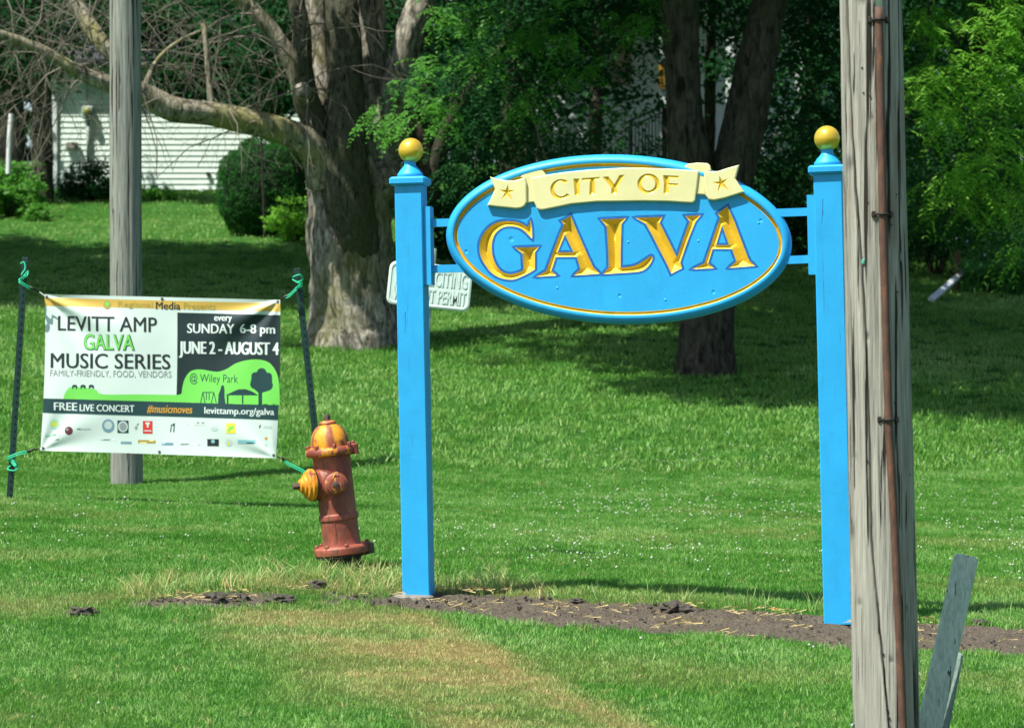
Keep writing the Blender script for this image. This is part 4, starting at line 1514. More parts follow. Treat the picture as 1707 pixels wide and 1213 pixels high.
def bw(px, py):
    """wrinkles of the vinyl: folds that fan out from the upper corners, soft sag elsewhere"""
    d = 0.018 * math.sin((px - 70) / 396 * 3.1) * 1.2
    d += 0.010 * math.sin(px * 0.021 + py * 0.012) + 0.006 * math.sin(px * 0.05 - py * 0.03 + 1)
    for (cx_, cy_, sgn) in ((72, 492, 1), (468, 500, -1)):
        dx, dy = (px - cx_) * sgn, (py - cy_)
        r = math.hypot(dx, dy) + 1e-6
        a = math.atan2(dy, dx)
        amp = 0.016 * min(1, r / 25) * math.exp(-((r - 60) / 85) ** 2)
        d += amp * math.sin(a * 9 + 0.6) * (0.25 + 0.75 * math.exp(-((a - 0.6) / 0.55) ** 4))
    for (cx_, cy_, sgn) in ((66, 751, 1), (460, 763, -1)):
        dx, dy = (px - cx_) * sgn, (cy_ - py)
        r = math.hypot(dx, dy); a = math.atan2(dy, dx)
        d += 0.006 * min(1, r / 25) * math.exp(-((r - 50) / 80) ** 2) * math.sin(a * 8)
    return d


def BP(px, py, lay=0):
    # the edges bow inwards a little between the corners
    t_ = (py - 490) / 262.0
    p = PP(px, py, YB)
    return p + Vector((0, bw(px, py) - 0.0006 * lay - 0.10 * (px - 266) / 396, 0))


banner = empty('concert_banner', PP(266, 757, YB), 'white vinyl concert banner printed LEVITT AMP GALVA MUSIC SERIES tied between two green stakes', 'banner')
def quadmap(s_, t_):
    # bow of the side edges
    k = math.sin(math.pi * t_) * 3.0
    ax, ay = bTL[0] + (bTR[0] - bTL[0]) * s_, bTL[1] + (bTR[1] - bTL[1]) * s_
    bx_, by_ = bBL[0] + (bBR[0] - bBL[0]) * s_, bBL[1] + (bBR[1] - bBL[1]) * s_
    return ax + (bx_ - ax) * t_ + k * (1.2 if s_ < .5 else 1) , ay + (by_ - ay) * t_
def patch(name, s0, s1, t0, t1, mat, lay, parent, ns_=None, nt_=None, mapf=quadmap):
    ns_ = ns_ or max(2, int((s1 - s0) * 180)); nt_ = nt_ or max(2, int((t1 - t0) * 120))
    mb = MB()
    vs = [BP(*mapf(s0 + (s1 - s0) * i / ns_, t0 + (t1 - t0) * j / nt_), lay) for j in range(nt_ + 1) for i in range(ns_ + 1)]
    fs = [(j * (ns_ + 1) + i, (j + 1) * (ns_ + 1) + i, (j + 1) * (ns_ + 1) + i + 1, j * (ns_ + 1) + i + 1) for j in range(nt_) for i in range(ns_)]
    mb.add(vs, fs)
    return mb.build(name, mat, parent, True)
sheet = patch('vinyl_sheet', 0, 1, 0, 1, M['vinyl'], 0, banner)
patch('printed_strip', 0.0, 1, 0.022, 0.074, M['p_yellow'], 1, sheet)
patch('printed_panel', 0.563, 1, 0.096, 0.700, M['p_black'], 1, sheet)
patch('printed_strip', 0.0, 1, 0.666, 0.757, M['p_dark'], 3.5, sheet)


def bpoly(name, poly, mat, lay, step=5):
    poly = resample(poly, step)
    xs_ = [p[0] for p in poly]; ys_ = [p[1] for p in poly]
    g = np.array([(x_, y_) for x_ in np.arange(min(xs_), max(xs_), 3.2) for y_ in np.arange(min(ys_), max(ys_), 3.2)])
    if len(g):
        g = g[inside(g, [poly])]
        if len(g):
            a, b = segs_of([poly]); g = g[dist_to(g, a, b) > 1.2]
    V, Fc, C = cdt([poly], g)
    Fc = Fc[inside(C, [poly])]
    mb = MB(); used = np.unique(Fc); mp = {int(o): i for i, o in enumerate(used)}
    mb.add([BP(V[o][0], V[o][1], lay) for o in used], [tuple(mp[int(i)] for i in f) for f in Fc])
    return mb.build(name, mat, sheet, True)


def densify(P_, fs, lim=3.4):
    bm = bmesh.new()
    vs = [bm.verts.new((p[0], p[1], 0)) for p in P_]
    for f in fs:
        try: bm.faces.new([vs[i] for i in f])
        except ValueError: pass
    bmesh.ops.triangulate(bm, faces=bm.faces)
    for _ in range(4):
        e = [e_ for e_ in bm.edges if e_.calc_length() > lim]
        if not e: break
        bmesh.ops.subdivide_edges(bm, edges=e, cuts=1)
        bmesh.ops.triangulate(bm, faces=bm.faces)
    bm.verts.index_update()
    out = [(v_.co.x, v_.co.y) for v_ in bm.verts], [tuple(v_.index for v_ in f.verts) for f in bm.faces]
    bm.free()
    return out


def btext(body, x0, yb, x1, yt, mat, lay=3, bold=0.0, slope=0.025, shear=0.0, name='printed_text'):
    """flat print; a bold face is the lettering laid down again a hair to each side"""
    co, fs = text_mesh(body, 0.0)
    x_, y_ = fit(co, x0, yb, x1, yt)
    P_ = [(a + shear * (yb - b), b + (a - x0) * slope) for a, b in zip(x_, y_)]
    P_, fs = densify(P_, fs)
    mb = MB()
    sh = bold * 36 * abs(yb - yt) / 24
    for k, dx in enumerate((0,) if bold < 0.015 else (-sh * .5, 0, sh * .5)):
        mb.add([BP(a + dx, b, lay + 0.25 * k) for a, b in P_], fs)
    return mb.build(name, mat, sheet)


# guitar silhouette
bo = lambda pts: [(290 + x_ / 6.384, 510 + y_ / 6.384) for x_, y_ in pts]
gt = smooth_poly([(104, 668), (107, 655), (116, 645), (130, 645), (148, 647), (160, 650), (170, 657), (230, 657)] + bo([(40, 945), (75, 935), (85, 870), (110, 780), (160, 705), (220, 678), (300, 675), (380, 690), (470, 698), (560, 670), (650, 615), (740, 585), (850, 568), (950, 575), (1030, 610), (1090, 690), (1120, 780), (1130, 900), (1133, 1050)]) + [(230, 673)], {0, 7, 8, 26, 27}, 4)
bpoly('printed_guitar', gt, M['p_green'], 2)
for x_ in (123, 137, 151):
    bpoly('printed_peg', [(x_ - 4, 648), (x_ - 4.5, 643), (x_ - 2, 641), (x_ + 2, 641), (x_ + 4.5, 643), (x_ + 4, 648), (x_ + 2, 648), (x_ + 2, 645), (x_ - 2, 645), (x_ - 2, 648)], M['p_dark'], 3, 3)
# park silhouettes
tree = bo(arc(940, 700, 50, 40, 0, 180, 8) + arc(870, 745, 42, 42, 90, 200, 6) + arc(865, 830, 50, 50, 150, 260, 6) + [(905, 920), (905, 1040), (895, 1055), (955, 1055), (945, 1040), (945, 920)] + arc(1000, 840, 60, 60, -70, 30, 6) + arc(1010, 750, 42, 42, -10, 100, 6))
bpoly('printed_tree', tree, M['p_dark'], 3, 4)
bpoly('printed_shelter', bo([(550, 948), (640, 905), (690, 885), (760, 882), (830, 905), (905, 948)]), M['p_dark'], 3, 4)
for (x0, x1, y0, y1) in ((565, 582, 948, 1040), (727, 742, 948, 1040)):
    bpoly('printed_post', bo([(x0, y0), (x1, y0), (x1, y1), (x0, y1)]), M['p_dark'], 3, 8)
bpoly('printed_tower', bo([(470, 1050), (475, 940), (495, 890), (505, 845), (530, 840), (540, 890), (540, 960), (553, 1050)]), M['p_dark'], 3, 6)
for (a_, b_) in (((283, 1030), (308, 918)), ((330, 1030), (308, 918)), ((425, 918), (400, 1030)), ((425, 918), (452, 1030)), ((308, 918), (425, 918)), ((345, 920), (345, 1000)), ((375, 920), (375, 1000))):
    dx, dy = b_[0] - a_[0], b_[1] - a_[1]; l = math.hypot(dx, dy); ox, oy = -dy / l * 4.5, dx / l * 4.5
    bpoly('printed_swing', bo([(a_[0] - ox, a_[1] - oy), (b_[0] - ox, b_[1] - oy), (b_[0] + ox, b_[1] + oy), (a_[0] + ox, a_[1] + oy)]), M['p_dark'], 3, 12)
# lettering
btext('Regional', 196, 514, 254, 502.5, M['p_olive'], 3, 0.0, 0.015)
btext('Media', 260, 515.5, 300, 503.0, M['p_text'], 3, 0.03, 0.015)
btext('Presents', 306, 516, 359, 504.5, M['p_olive'], 3, 0.0, 0.015)
bpoly('printed_logo', arc(177, 508, 6.5, 7, 0, 360, 17)[:-1], M['p_olive'], 3, 4)
bpoly('printed_logo', arc(177, 506, 4, 3.5, 0, 360, 13)[:-1], M['p_green'], 4, 4)
btext('LEVITT AMP', 95, 550.5, 261, 526, M['p_text'], 3, 0.022, 0.018)
co_kw = dict(lay=3, slope=0.012)
btext('GALVA', 138.8, 583.4, 223.2, 556.4, M['p_dark'], 3, 0.05, 0.012)
btext('GALVA', 139, 582.3, 222, 556.8, M['p_green'], 4, 0.02, 0.012)
btext('MUSIC SERIES', 83, 613, 283, 588, M['p_text'], 3, 0.03, 0.012)
btext('FAMILY-FRIENDLY, FOOD, VENDORS', 82, 628.5, 285, 616, M['p_grey'], 3, -0.004, 0.012)
btext('every', 357, 538, 387, 527, M['p_white'], 3, 0.03, 0.015)
btext('SUNDAY', 312, 555, 391, 539, M['p_white'], 3, 0.04, 0.015)
btext('6-8 pm', 401, 560, 459, 540, M['p_white'], 3, 0.04, 0.02)
btext('JUNE 2 - AUGUST 4', 299, 596, 465, 568.5, M['p_white'], 3, 0.05, 0.014)
btext('@ Wiley Park', 316, 640.5, 397, 622, M['p_dark'], 3, 0.004, 0.02)
btext('FREE', 89, 683.5, 127, 670.5, M['p_white'], 4.5, 0.05, 0.02)
btext('LIVE CONCERT', 132, 685, 223, 673.5, M['p_white'], 4.5, 0.04, 0.02)
btext('#musicmoves', 244, 689, 319, 675, M['p_orange'], 4.5, 0.03, 0.02, 0.15)
btext('levittamp.org/galva', 341, 692.5, 458, 678, M['p_white'], 4.5, 0.03, 0.02)
# sponsor marks (small, as they read in the photograph)
bl = lambda pts: [(60 + x_ / 4.064, 660 + y_ / 4.064) for x_, y_ in pts]
def rect(x0, y0, x1, y1): return bl([(x0, y0), (x1, y0 + 1), (x1, y1 + 1), (x0, y1)])
def disc(cx_, cy_, r_, ry=None): return bl(arc(cx_, cy_, r_, ry or r_, 0, 360, 19)[:-1])
for pl, mt, ly in ((disc(118, 190, 32, 34), 'p_mint', 2), (disc(118, 190, 18), 'p_lemon', 3), (rect(55, 258, 160, 272), 'p_mint', 2), (rect(85, 282, 150, 296), 'p_mint', 2),
                   (disc(218, 234, 28), 'p_maroon', 2), (disc(208, 226, 9), 'p_grey', 3), (rect(270, 216, 365, 226), 'p_pale', 2),
                   (disc(484, 202, 42, 46), 'p_bluegrey', 2), (disc(484, 198, 27, 28), 'p_pale', 3),
                   (rect(546, 165, 622, 250), 'p_dark', 2), (disc(584, 207, 34, 38), 'p_pale', 3), (disc(584, 207, 24, 27), 'p_grey', 4),
                   (rect(720, 168, 786, 254), 'p_red', 2), (rect(738, 178, 768, 190), 'p_white', 3), (rect(747, 190, 759, 212), 'p_white', 3), (rect(728, 232, 780, 238), 'p_white', 3),
                   (bl([(660, 215), (690, 180), (693, 190), (672, 212), (686, 212), (672, 232), (668, 232), (672, 222)]), 'p_grey', 2),
                   (bl([(905, 242), (912, 190), (918, 190), (912, 242)]), 'p_dark', 2), (bl([(922, 190), (938, 182), (934, 244), (926, 244), (930, 200), (920, 202)]), 'p_dark', 2),
                   (disc(1210, 222, 26, 14), 'p_pale', 2), (rect(1292, 182, 1354, 252), 'p_lemon', 2), (bl([(1302, 236), (1316, 205), (1340, 196), (1346, 214), (1326, 222), (1310, 240)]), 'p_green', 3),
                   (rect(1022, 176, 1145, 196), 'p_white', 2), (bl([(1516, 198), (1528, 192), (1520, 216), (1514, 216)]), 'p_maroon', 2), (rect(1545, 200, 1600, 216), 'p_pale', 2),
                   (rect(568, 308, 642, 324), 'p_bluegrey', 2), (rect(686, 297, 806, 319), 'p_olive', 2), (rect(848, 315, 928, 332), 'p_bluegrey', 2),
                   (rect(1160, 290, 1240, 338), 'p_text', 2), (disc(1200, 306, 13), 'p_teal', 3), (disc(1308, 316, 24), 'p_pale', 2), (bl([(1306, 300), (1316, 318), (1306, 338), (1300, 320)]), 'p_lemon', 3),
                   (rect(1370, 295, 1490, 320), 'p_teal', 2), (disc(1562, 285, 10), 'p_orange', 2), (bl([(1562, 318), (1575, 338), (1552, 330)]), 'p_mint', 2),
                   (rect(430, 292, 535, 300), 'p_pale', 2), (rect(975, 322, 1115, 330), 'p_pale', 2)):
    bpoly('printed_logo', pl, M[mt], ly, 4)
btext('NYB', 60 + 805 / 4.064, 660 + 222 / 4.064, 60 + 882 / 4.064, 660 + 200 / 4.064, M['p_teal'], 3, 0.02, 0.01) if False else None
# grommets
for px_, py_ in ((75.5, 494.5), (270, 498), (464, 503), (457, 758), (265, 753), (70, 747)):
    mb = MB()
    c_ = BP(px_, py_, 1)
    mb.lathe([(0.004, -0.001), (0.011, 0.0), (0.011, 0.003), (0.005, 0.004), (0.004, -0.001)], 14, Matrix.Translation(c_) @ Matrix.Rotation(math.radians(90), 4, 'X'))
    mb.build('grommet', M['hy_iron'], sheet)

# stakes: T-section steel posts
def stake(top, bot, label):
    a, b = PP(*top, YB + 0.02), PP(*bot, YB + 0.02)
    st = empty('banner_stake', b, label, 'stake')
    t = (a - b).normalized(); R = Vector((0, 0, 1)).rotation_difference(t).to_matrix()
    L = (a - b).length
    mb = MB()
    mb.bevel_box((a + b) / 2, (0.050, 0.007, L), 0.002, R)
    mb.box((a + b) / 2 + R @ Vector((0, 0.02, 0)), (0.007, 0.034, L), R)
    o = mb.build('steel_shaft', M['green_steel'], st)
    mb2 = MB()
    for k in range(int(L / 0.055)):
        mb2.box(b + t * (0.04 + 0.055 * k) + R @ Vector((0, -0.006, 0)), (0.010, 0.008, 0.014), R)
    k_ = mb2.build('stud_row', M['green_steel'], st)
    k_['kind'] = 'stuff'
    return st
stake((42, 429), (16, 832), 'dark green steel stake at the left edge holding the banner')
stake((495, 447), (540, 850), 'dark green steel stake behind the fire hydrant holding the banner')


def cord(pts, loops, label, hook, stub=None):
    e = empty('tie_cord', PP(*pts[0], YB - 0.02), label, 'cord', 'cords that tie the banner to its stakes')
    mb = MB()
    P_, R_ = spline([PP(x_, y_, YB - 0.03 + d_) for x_, y_, d_ in loops], [0.0058] * len(loops), len(loops) * 6)
    mb.tube(P_, R_, 6)
    P_, R_ = spline([PP(x_, y_ + 3.5, YB - 0.035 + d_) for x_, y_, d_ in loops[-5:]], [0.005] * 5, 24)
    mb.tube(P_, R_, 6)
    mb.build('twine', M['twine'], e, True)
    mb = MB()
    (xa, ya), (xb_, yb_) = hook
    P_, R_ = spline([PP(xa, ya, YB - 0.02), PP(xa * .6 + xb_ * .4, ya * .6 + yb_ * .4 - 1, YB - 0.03), PP(xb_, yb_, YB - 0.01)], [0.015, 0.009, 0.003], 9)
    mb.tube(P_, R_, 8)
    mb.build('bungee_hook', M['hook'], e, True)
    mb = MB(); mb.tube([PP(xb_, yb_, YB - 0.01), PP(*pts[0], YB - 0.01)], 0.005, 6)
    mb.build('white_loop', M['white_rope'], e)
cord([(76, 494)], [(34, 440, 0), (40, 437, 0), (42, 448, -.01), (36, 458, -.02), (44, 462, 0.0), (47, 452, .04), (38, 462, .03), (32, 467, -.03), (42, 474, -.02), (50, 479, 0)], 'green twine and black hook tying the upper left corner of the banner', ((50, 479), (66, 487)))
cord([(464, 504)], [(488, 462, -.02), (500, 458, -.03), (505, 466, 0), (496, 470, .05), (488, 466, 0), (498, 472, -.03), (504, 473, 0), (495, 478, .04), (494, 480, -.01), (484, 490, 0), (476, 494, 0)], 'green twine and black hook tying the upper right corner of the banner', ((478, 493), (466, 502)))
cord([(70, 748)], [(14, 765, -.02), (24, 768, -.03), (29, 774, 0), (18, 776, .05), (13, 782, 0), (24, 784, -.03), (29, 778, 0), (16, 764, .05), (13, 762, -.02), (30, 755, -.02), (45, 752, 0)], 'green twine and black hook tying the lower left corner of the banner', ((47, 752), (66, 748)))
cord([(458, 759)], [(536, 800, 0.0), (530, 798, -.03), (520, 793, -.02), (508, 785, -.02), (494, 778, -.01), (478, 770, 0), (474, 767, 0)], 'green twine running from the lower right banner corner behind the hydrant', ((475, 767), (462, 761)))


# ------------------------------------------------------------------ trees
def bark_disp(amp, fx=10.0, fz=2.4, seed=0.0):
    def f(p, d, r, t):
        q_ = Vector((p.x * 0 + d.x * r * fx, d.y * r * fx, p.z * fz + seed))
        n1_ = noise.noise(q_ * 1.0)
        n2_ = noise.noise(q_ * 2.6 + Vector((4, 1, 2)))
        ridge = 1 - abs(n1_) * 2.2
        low = noise.noise(Vector((d.x * 1.3, d.y * 1.3, p.z * 0.8 + seed)))
        return amp * (1.3 * ridge - 0.7 + 0.7 * n2_) + r * 0.10 * low
    return f


def limb(name, pxs, Yd, mat, parent, sides=20, n=40, amp=0.012, ext=None, seed=0.0):
    """pxs: (px, py, width in px, [depth offset])"""
    P_, R_ = [], []
    for q_ in pxs:
        dy = q_[3] if len(q_) > 3 else 0
        P_.append(PP(q_[0], q_[1], Yd + dy)); R_.append(q_[2] / 2 / F * (Yd + dy))
    P_, R_ = spline(P_, R_, n)
    mb = MB()
    mb.tube(P_, R_, sides, 0, True, bark_disp(amp, seed=seed) if amp else None)
    return mb.build(name, mat, parent, True)


Y1 = 36.0
t1 = empty('maple_tree', G(-2.16, Y1), 'huge old maple with pale furrowed bark and dead twiggy limbs left of the sign', 'tree')
limb('trunk', [(585, 610, 200, 0.1), (586, 580, 168), (587, 550, 150), (587, 510, 143), (586, 460, 140), (584, 390, 138), (580, 330, 134), (576, 275, 120), (572, 240, 98)], Y1, M['bark_pale'], t1, 72, 130, 0.030, seed=1)
limb('dark_stem', [(610, 540, 40, 0.15), (604, 470, 70, -0.08), (594, 400, 86, -0.26), (580, 330, 88, -0.42), (575, 250, 74, -0.50), (576, 170, 64, -0.5), (574, 80, 58, -0.5), (568, 0, 54, -0.5), (560, -160, 48), (540, -500, 40)], Y1, M['bark_dark'], t1, 40, 120, 0.008, seed=5)
limb('stem', [(640, 330, 74, -.2), (628, 260, 68, .2), (620, 180, 56, .4), (618, 100, 50, .5), (612, 0, 58, .6), (600, -200, 50, .8), (590, -500, 40, 1)], Y1, M['bark_pale'], t1, 32, 100, 0.02, seed=7)
limb('stem', [(632, 330, 60, .2), (645, 220, 56, .3), (660, 140, 48, .3), (682, 60, 45, .3), (706, -10, 46, .4), (760, -200, 40, .8), (840, -500, 34, 1)], Y1, M['bark_pale'], t1, 28, 90, 0.016, seed=9)
limb('stem', [(548, 250, 64, -.1), (542, 200, 48, -.1), (533, 120, 36, 0), (528, 40, 32, .1), (520, -60, 30, .2), (500, -400, 24, .6)], Y1, M['bark_pale'], t1, 24, 80, 0.012, seed=11)
limb('cut_stem', [(545, 245, 50, -.4), (528, 205, 44, -.5), (511, 165, 44, -.55), (505, 110, 31, -.6), (503, 50, 29, -.6), (490, -20, 27, -.6), (470, -200, 22, -.6)], Y1, M['bark_dark'], t1, 24, 70, 0.008, seed=12)
limb('stub', [(512, 168, 32, -.6), (506, 154, 29, -.78), (504, 150, 27, -.86)], Y1, M['bark_pale'], t1, 18, 10, 0.004)
limb('limb', [(522, 205, 38, 0), (492, 120, 32, -.2), (462, 65, 29, -.3), (430, 25, 26, -.4), (395, -12, 26, -.5), (330, -120, 20, -.8)], Y1, M['bark_moss'], t1, 20, 70, 0.010, seed=13)
limb('limb', [(548, 300, 74, -.35), (530, 258, 58, -.5), (500, 232, 48, -.7), (460, 215, 42, -.9), (410, 203, 42, -1.1), (350, 190, 40, -1.3), (290, 183, 42, -1.5), (255, 165, 38, -1.6), (225, 150, 32, -1.7), (180, 140, 27, -1.8), (130, 118, 22, -1.9), (80, 88, 18, -2), (30, 68, 16, -2.1), (-40, 40, 12, -2.3), (-130, -20, 8, -2.5)], Y1, M['bark_moss'], t1, 28, 190, 0.014, seed=15)
limb('limb', [(240, 165, 26, -1.6), (205, 110, 28, -1.6), (175, 78, 26, -1.6), (150, 45, 28, -1.5), (118, -8, 26, -1.4), (80, -90, 20, -1.2)], Y1, M['bark_moss'], t1, 18, 60, 0.010, seed=17)
limb('limb', [(352, 182, 12, -1.3), (347, 120, 11, -1.3), (342, 60, 10, -1.3), (338, 40, 8, -1.3)], Y1, M['bark_moss'], t1, 12, 24, 0.004)
limb('limb', [(240, 150, 14, -1.6), (262, 100, 8, -1.5), (300, 68, 6, -1.3), (340, 50, 4, -1.2)], Y1, M['bark_moss'], t1, 10, 24, 0.003)
limb('limb', [(712, 330, 34, .3), (728, 270, 28, .2), (748, 212, 24, .1), (775, 160, 20, 0), (812, 110, 16, -.1), (870, 40, 12, -.2)], Y1, M['bark_brown'], t1, 16, 50, 0.008)

# dead twigs
rt = random.Random(99)
tw = MB()
def twig(p, d, L, r, depth, droop=0.35):
    n = 6 if depth else 5
    pts = [p.copy()]
    rad = [r]
    for i in range(n):
        if p.z < (CY - 275) / F * p.y: break
        d = (d + Vector((rt.gauss(0, .20), rt.gauss(0, .20), rt.gauss(0, .2) - droop * 0.22))).normalized()
        p = p + d * (L / n)
        pts.append(p.copy()); rad.append(max(0.0022, r * (1 - 0.8 * (i + 1) / n)))
        if depth > 0 and i > 0 and rt.random() < 0.68:
            side = Vector((rt.gauss(0, 1), rt.gauss(0, .7), rt.gauss(-0.25, .8))).normalized()
            twig(p.copy(), (d * 0.6 + side * 0.75).normalized(), L * rt.uniform(.35, .65), rad[-1] * 0.7, depth - 1, droop)
    if len(pts) > 1: tw.tube(pts, rad, 4, 0, False)
starts = []
for (xa, ya, xb_, yb_, k, yo) in ((60, 80, 500, 225, 19, -1.5), (110, 0, 220, 130, 10, -1.5), (395, -10, 520, 200, 12, -.4), (0, -60, 540, -60, 21, -1.0), (490, 20, 510, 160, 8, -.6), (0, -40, 200, -30, 13, -2.2), (0, -20, 330, 60, 10, -1.5)):
    for i in range(k):
        t_ = rt.random()
        starts.append((xa + (xb_ - xa) * t_ + rt.gauss(0, 6), ya + (yb_ - ya) * t_ + rt.gauss(0, 6), yo + rt.gauss(0, .3), yb_ < 0))
for (x_, y_, yo, top_) in starts:
    p = PP(x_, y_, Y1 + yo)
    d = Vector((rt.gauss(-0.25, .8), rt.gauss(0, .5), rt.gauss(-0.9 if top_ else 0.1, .6))).normalized()
    twig(p, d, rt.uniform(.9, 2.1), rt.uniform(.007, .015), 2, 0.5)
# hanging twigs right of the trunk
for (x_, y_) in ((850, 190), (880, 170), (800, 230), (900, 200), (860, 210), (840, 150), (760, 120)):
    twig(PP(x_, y_, 34.4), Vector((rt.gauss(0, .3), rt.gauss(0, .3), -1)), 0.8, 0.012, 1, 0.5)
print('twig faces', len(tw.f))
o = tw.build('dead_twigs', M['twig'], t1); o['kind'] = 'stuff'


# --- foliage generators (numpy)
def unit(n):
    v_ = RNG.normal(size=(n, 3)); return v_ / np.linalg.norm(v_, axis=1, keepdims=True)


def leaves(centers, size, aspect=0.55, up=0.5, jitter=0.35):
    """diamond leaves folded along the midrib, one per centre -> quads"""
    n = len(centers)
    nrm = unit(n) * (1 - up) + np.array([0, 0, 1.0]) * up
    nrm /= np.linalg.norm(nrm, axis=1, keepdims=True)
    t = np.cross(nrm, unit(n)); t /= np.linalg.norm(t, axis=1, keepdims=True) + 1e-9
    s_ = np.cross(nrm, t)
    L = size * RNG.uniform(1 - jitter, 1 + jitter, (n, 1))
    Wd = L * aspect
    bend = nrm * L * 0.12
    b = centers - t * L * 0.5
    l = centers - s_ * Wd * 0.5 + bend
    tp = centers + t * L * 0.5 - np.array([0, 0, 1.0]) * L * 0.12
    r = centers + s_ * Wd * 0.5 + bend
    return np.stack([b, l, tp, r], 1).reshape(-1, 3)


def clumps(ells, nclump, nleaf, cr=(0.25, 0.55), hollow=0.55):
    """ells: list of (centre, radii). Leaves gathered in clumps near each ellipsoid's shell"""
    out = []
    vols = np.array([e[1][0] * e[1][1] * e[1][2] for e in ells]) ** (2 / 3); vols /= vols.sum()
    for e, w_ in zip(ells, vols):
        k = max(3, int(nclump * w_))
        c = np.array(e[0]) + unit(k) * (hollow + (1 - hollow) * RNG.random((k, 1)) ** 0.6) * np.array(e[1])
        for ci in c:
            m_ = max(4, int(nleaf / nclump * RNG.uniform(.5, 1.5)))
            rr_ = RNG.uniform(*cr)
            q_ = unit(m_) * rr_ * RNG.random((m_, 1)) ** 0.45 * np.array([1.25, 1.25, 0.6])
            out.append(ci + q_)
    return np.concatenate(out)


def fronds(bases, dirs, L, pairs, ll, lw, droop=0.5):
    """feathery compound leaves: leaflets in pairs along arcs that bend down"""
    n = len(bases)
    quads = []
    d = dirs / np.linalg.norm(dirs, axis=1, keepdims=True)
    Ls = L * RNG.uniform(.7, 1.25, (n, 1))
    side = np.cross(d, np.array([0, 0, 1.0])) + 0.25 * unit(n)
    side /= np.linalg.norm(side, axis=1, keepdims=True)
    for i in range(pairs):
        t = (i + 0.7) / pairs
        p = bases + d * Ls * t + np.array([0, 0, -1.0]) * Ls * droop * t * t
        tg = d + np.array([0, 0, -2.0]) * droop * t
        tg /= np.linalg.norm(tg, axis=1, keepdims=True)
        for sg in (-1, 1):
            ax = tg * 0.45 + side * sg + 0.25 * unit(n) - np.array([0, 0, .25])
            ax /= np.linalg.norm(ax, axis=1, keepdims=True)
            wd = np.cross(ax, unit(n) * .5 + np.array([0, -.3, 1.0])); wd /= np.linalg.norm(wd, axis=1, keepdims=True)
            l_ = ll * (0.7 + 0.6 * math.sin(math.pi * t)) * RNG.uniform(.8, 1.2, (n, 1))
            quads.append(np.stack([p, p + ax * l_ * .5 + wd * lw * .5, p + ax * l_, p + ax * l_ * .5 - wd * lw * .5], 1))
    return np.concatenate(quads).reshape(-1, 3)


def crown(parent, name, ells, nclump, nleaf, size, mat, cr=(0.25, 0.55), hollow=0.55, up=0.5):
    return np_mesh(name, leaves(clumps(ells, nclump, nleaf, cr, hollow), size, up=up), 4, mat, parent)


# ---- second tree: double trunk behind the sign
Y2 = 33.5
t2 = empty('double_trunk_tree', G(2.42, Y2), 'dark brown tree with two stems forking behind the oval sign', 'tree')
limb('trunk', [(1176, 645, 118, .1), (1176, 615, 104), (1177, 580, 95), (1178, 520, 92), (1180, 440, 98), (1182, 370, 112), (1184, 330, 120)], Y2, M['bark_brown'], t2, 48, 90, 0.016, seed=21)
limb('stem', [(1160, 360, 84, 0), (1152, 280, 74, 0), (1142, 200, 60, 0), (1136, 100, 56, 0), (1134, 0, 58, 0), (1130, -200, 52, 0), (1120, -600, 40, 0)], Y2, M['bark_brown'], t2, 32, 90, 0.012, seed=22)
limb('stem', [(1206, 360, 84, .1), (1220, 290, 72, .1), (1240, 210, 68, .2), (1260, 110, 66, .2), (1284, 0, 60, .3), (1330, -200, 52, .4), (1420, -600, 40, .6)], Y2, M['bark_brown'], t2, 32, 90, 0.012, seed=23)
limb('limb', [(1134, -60, 34, 0), (1050, -120, 26, -.6), (930, -120, 20, -1), (780, -60, 12, -1.4)], Y2, M['bark_brown'], t2, 12, 40, 0.006)
limb('limb', [(1134, -260, 34, 0), (1000, -420, 26, -1.6), (820, -500, 20, -2.4), (650, -560, 12, -3)], Y2, M['bark_brown'], t2, 12, 40, 0.006)
limb('limb', [(1330, -200, 34, .4), (1420, -260, 28, -1.2), (1520, -250, 20, -2.4), (1640, -180, 12, -3.2)], Y2, M['bark_brown'], t2, 12, 40, 0.006)


def spray(region, n, yc, ysp, L, pairs, ll, lw, mat, parent, name, dirx=0.0, droop=.6, clus=9):
    """fronds in hanging clusters; region: list of (px, py, rx, ry, weight)"""
    tot = sum(r[4] for r in region)
    B, D = [], []
    for (px_, py_, rx, ry, w_) in region:
        k = max(1, int(n * w_ / tot / clus))
        for _ in range(k):
            a = RNG.uniform(0, 6.28); q_ = math.sqrt(RNG.random())
            Yq = yc + RNG.normal(0, ysp)
            c = np.array(PP(px_ + rx * q_ * math.cos(a), py_ + ry * q_ * math.sin(a), Yq))
            dm_ = np.array([dirx + RNG.normal(0, .6), RNG.normal(-.3, .5), RNG.normal(-.1, .25)])
            for _k in range(clus):
                B.append(c + RNG.normal(0, .09, 3) + dm_ * RNG.uniform(0, .25))
                D.append(dm_ + RNG.normal(0, .45, 3) * np.array([1, 1, .5]))
    v_ = fronds(np.array(B), np.array(D), L, pairs, ll, lw, droop)
    return np_mesh(name, v_, 4, mat, parent)


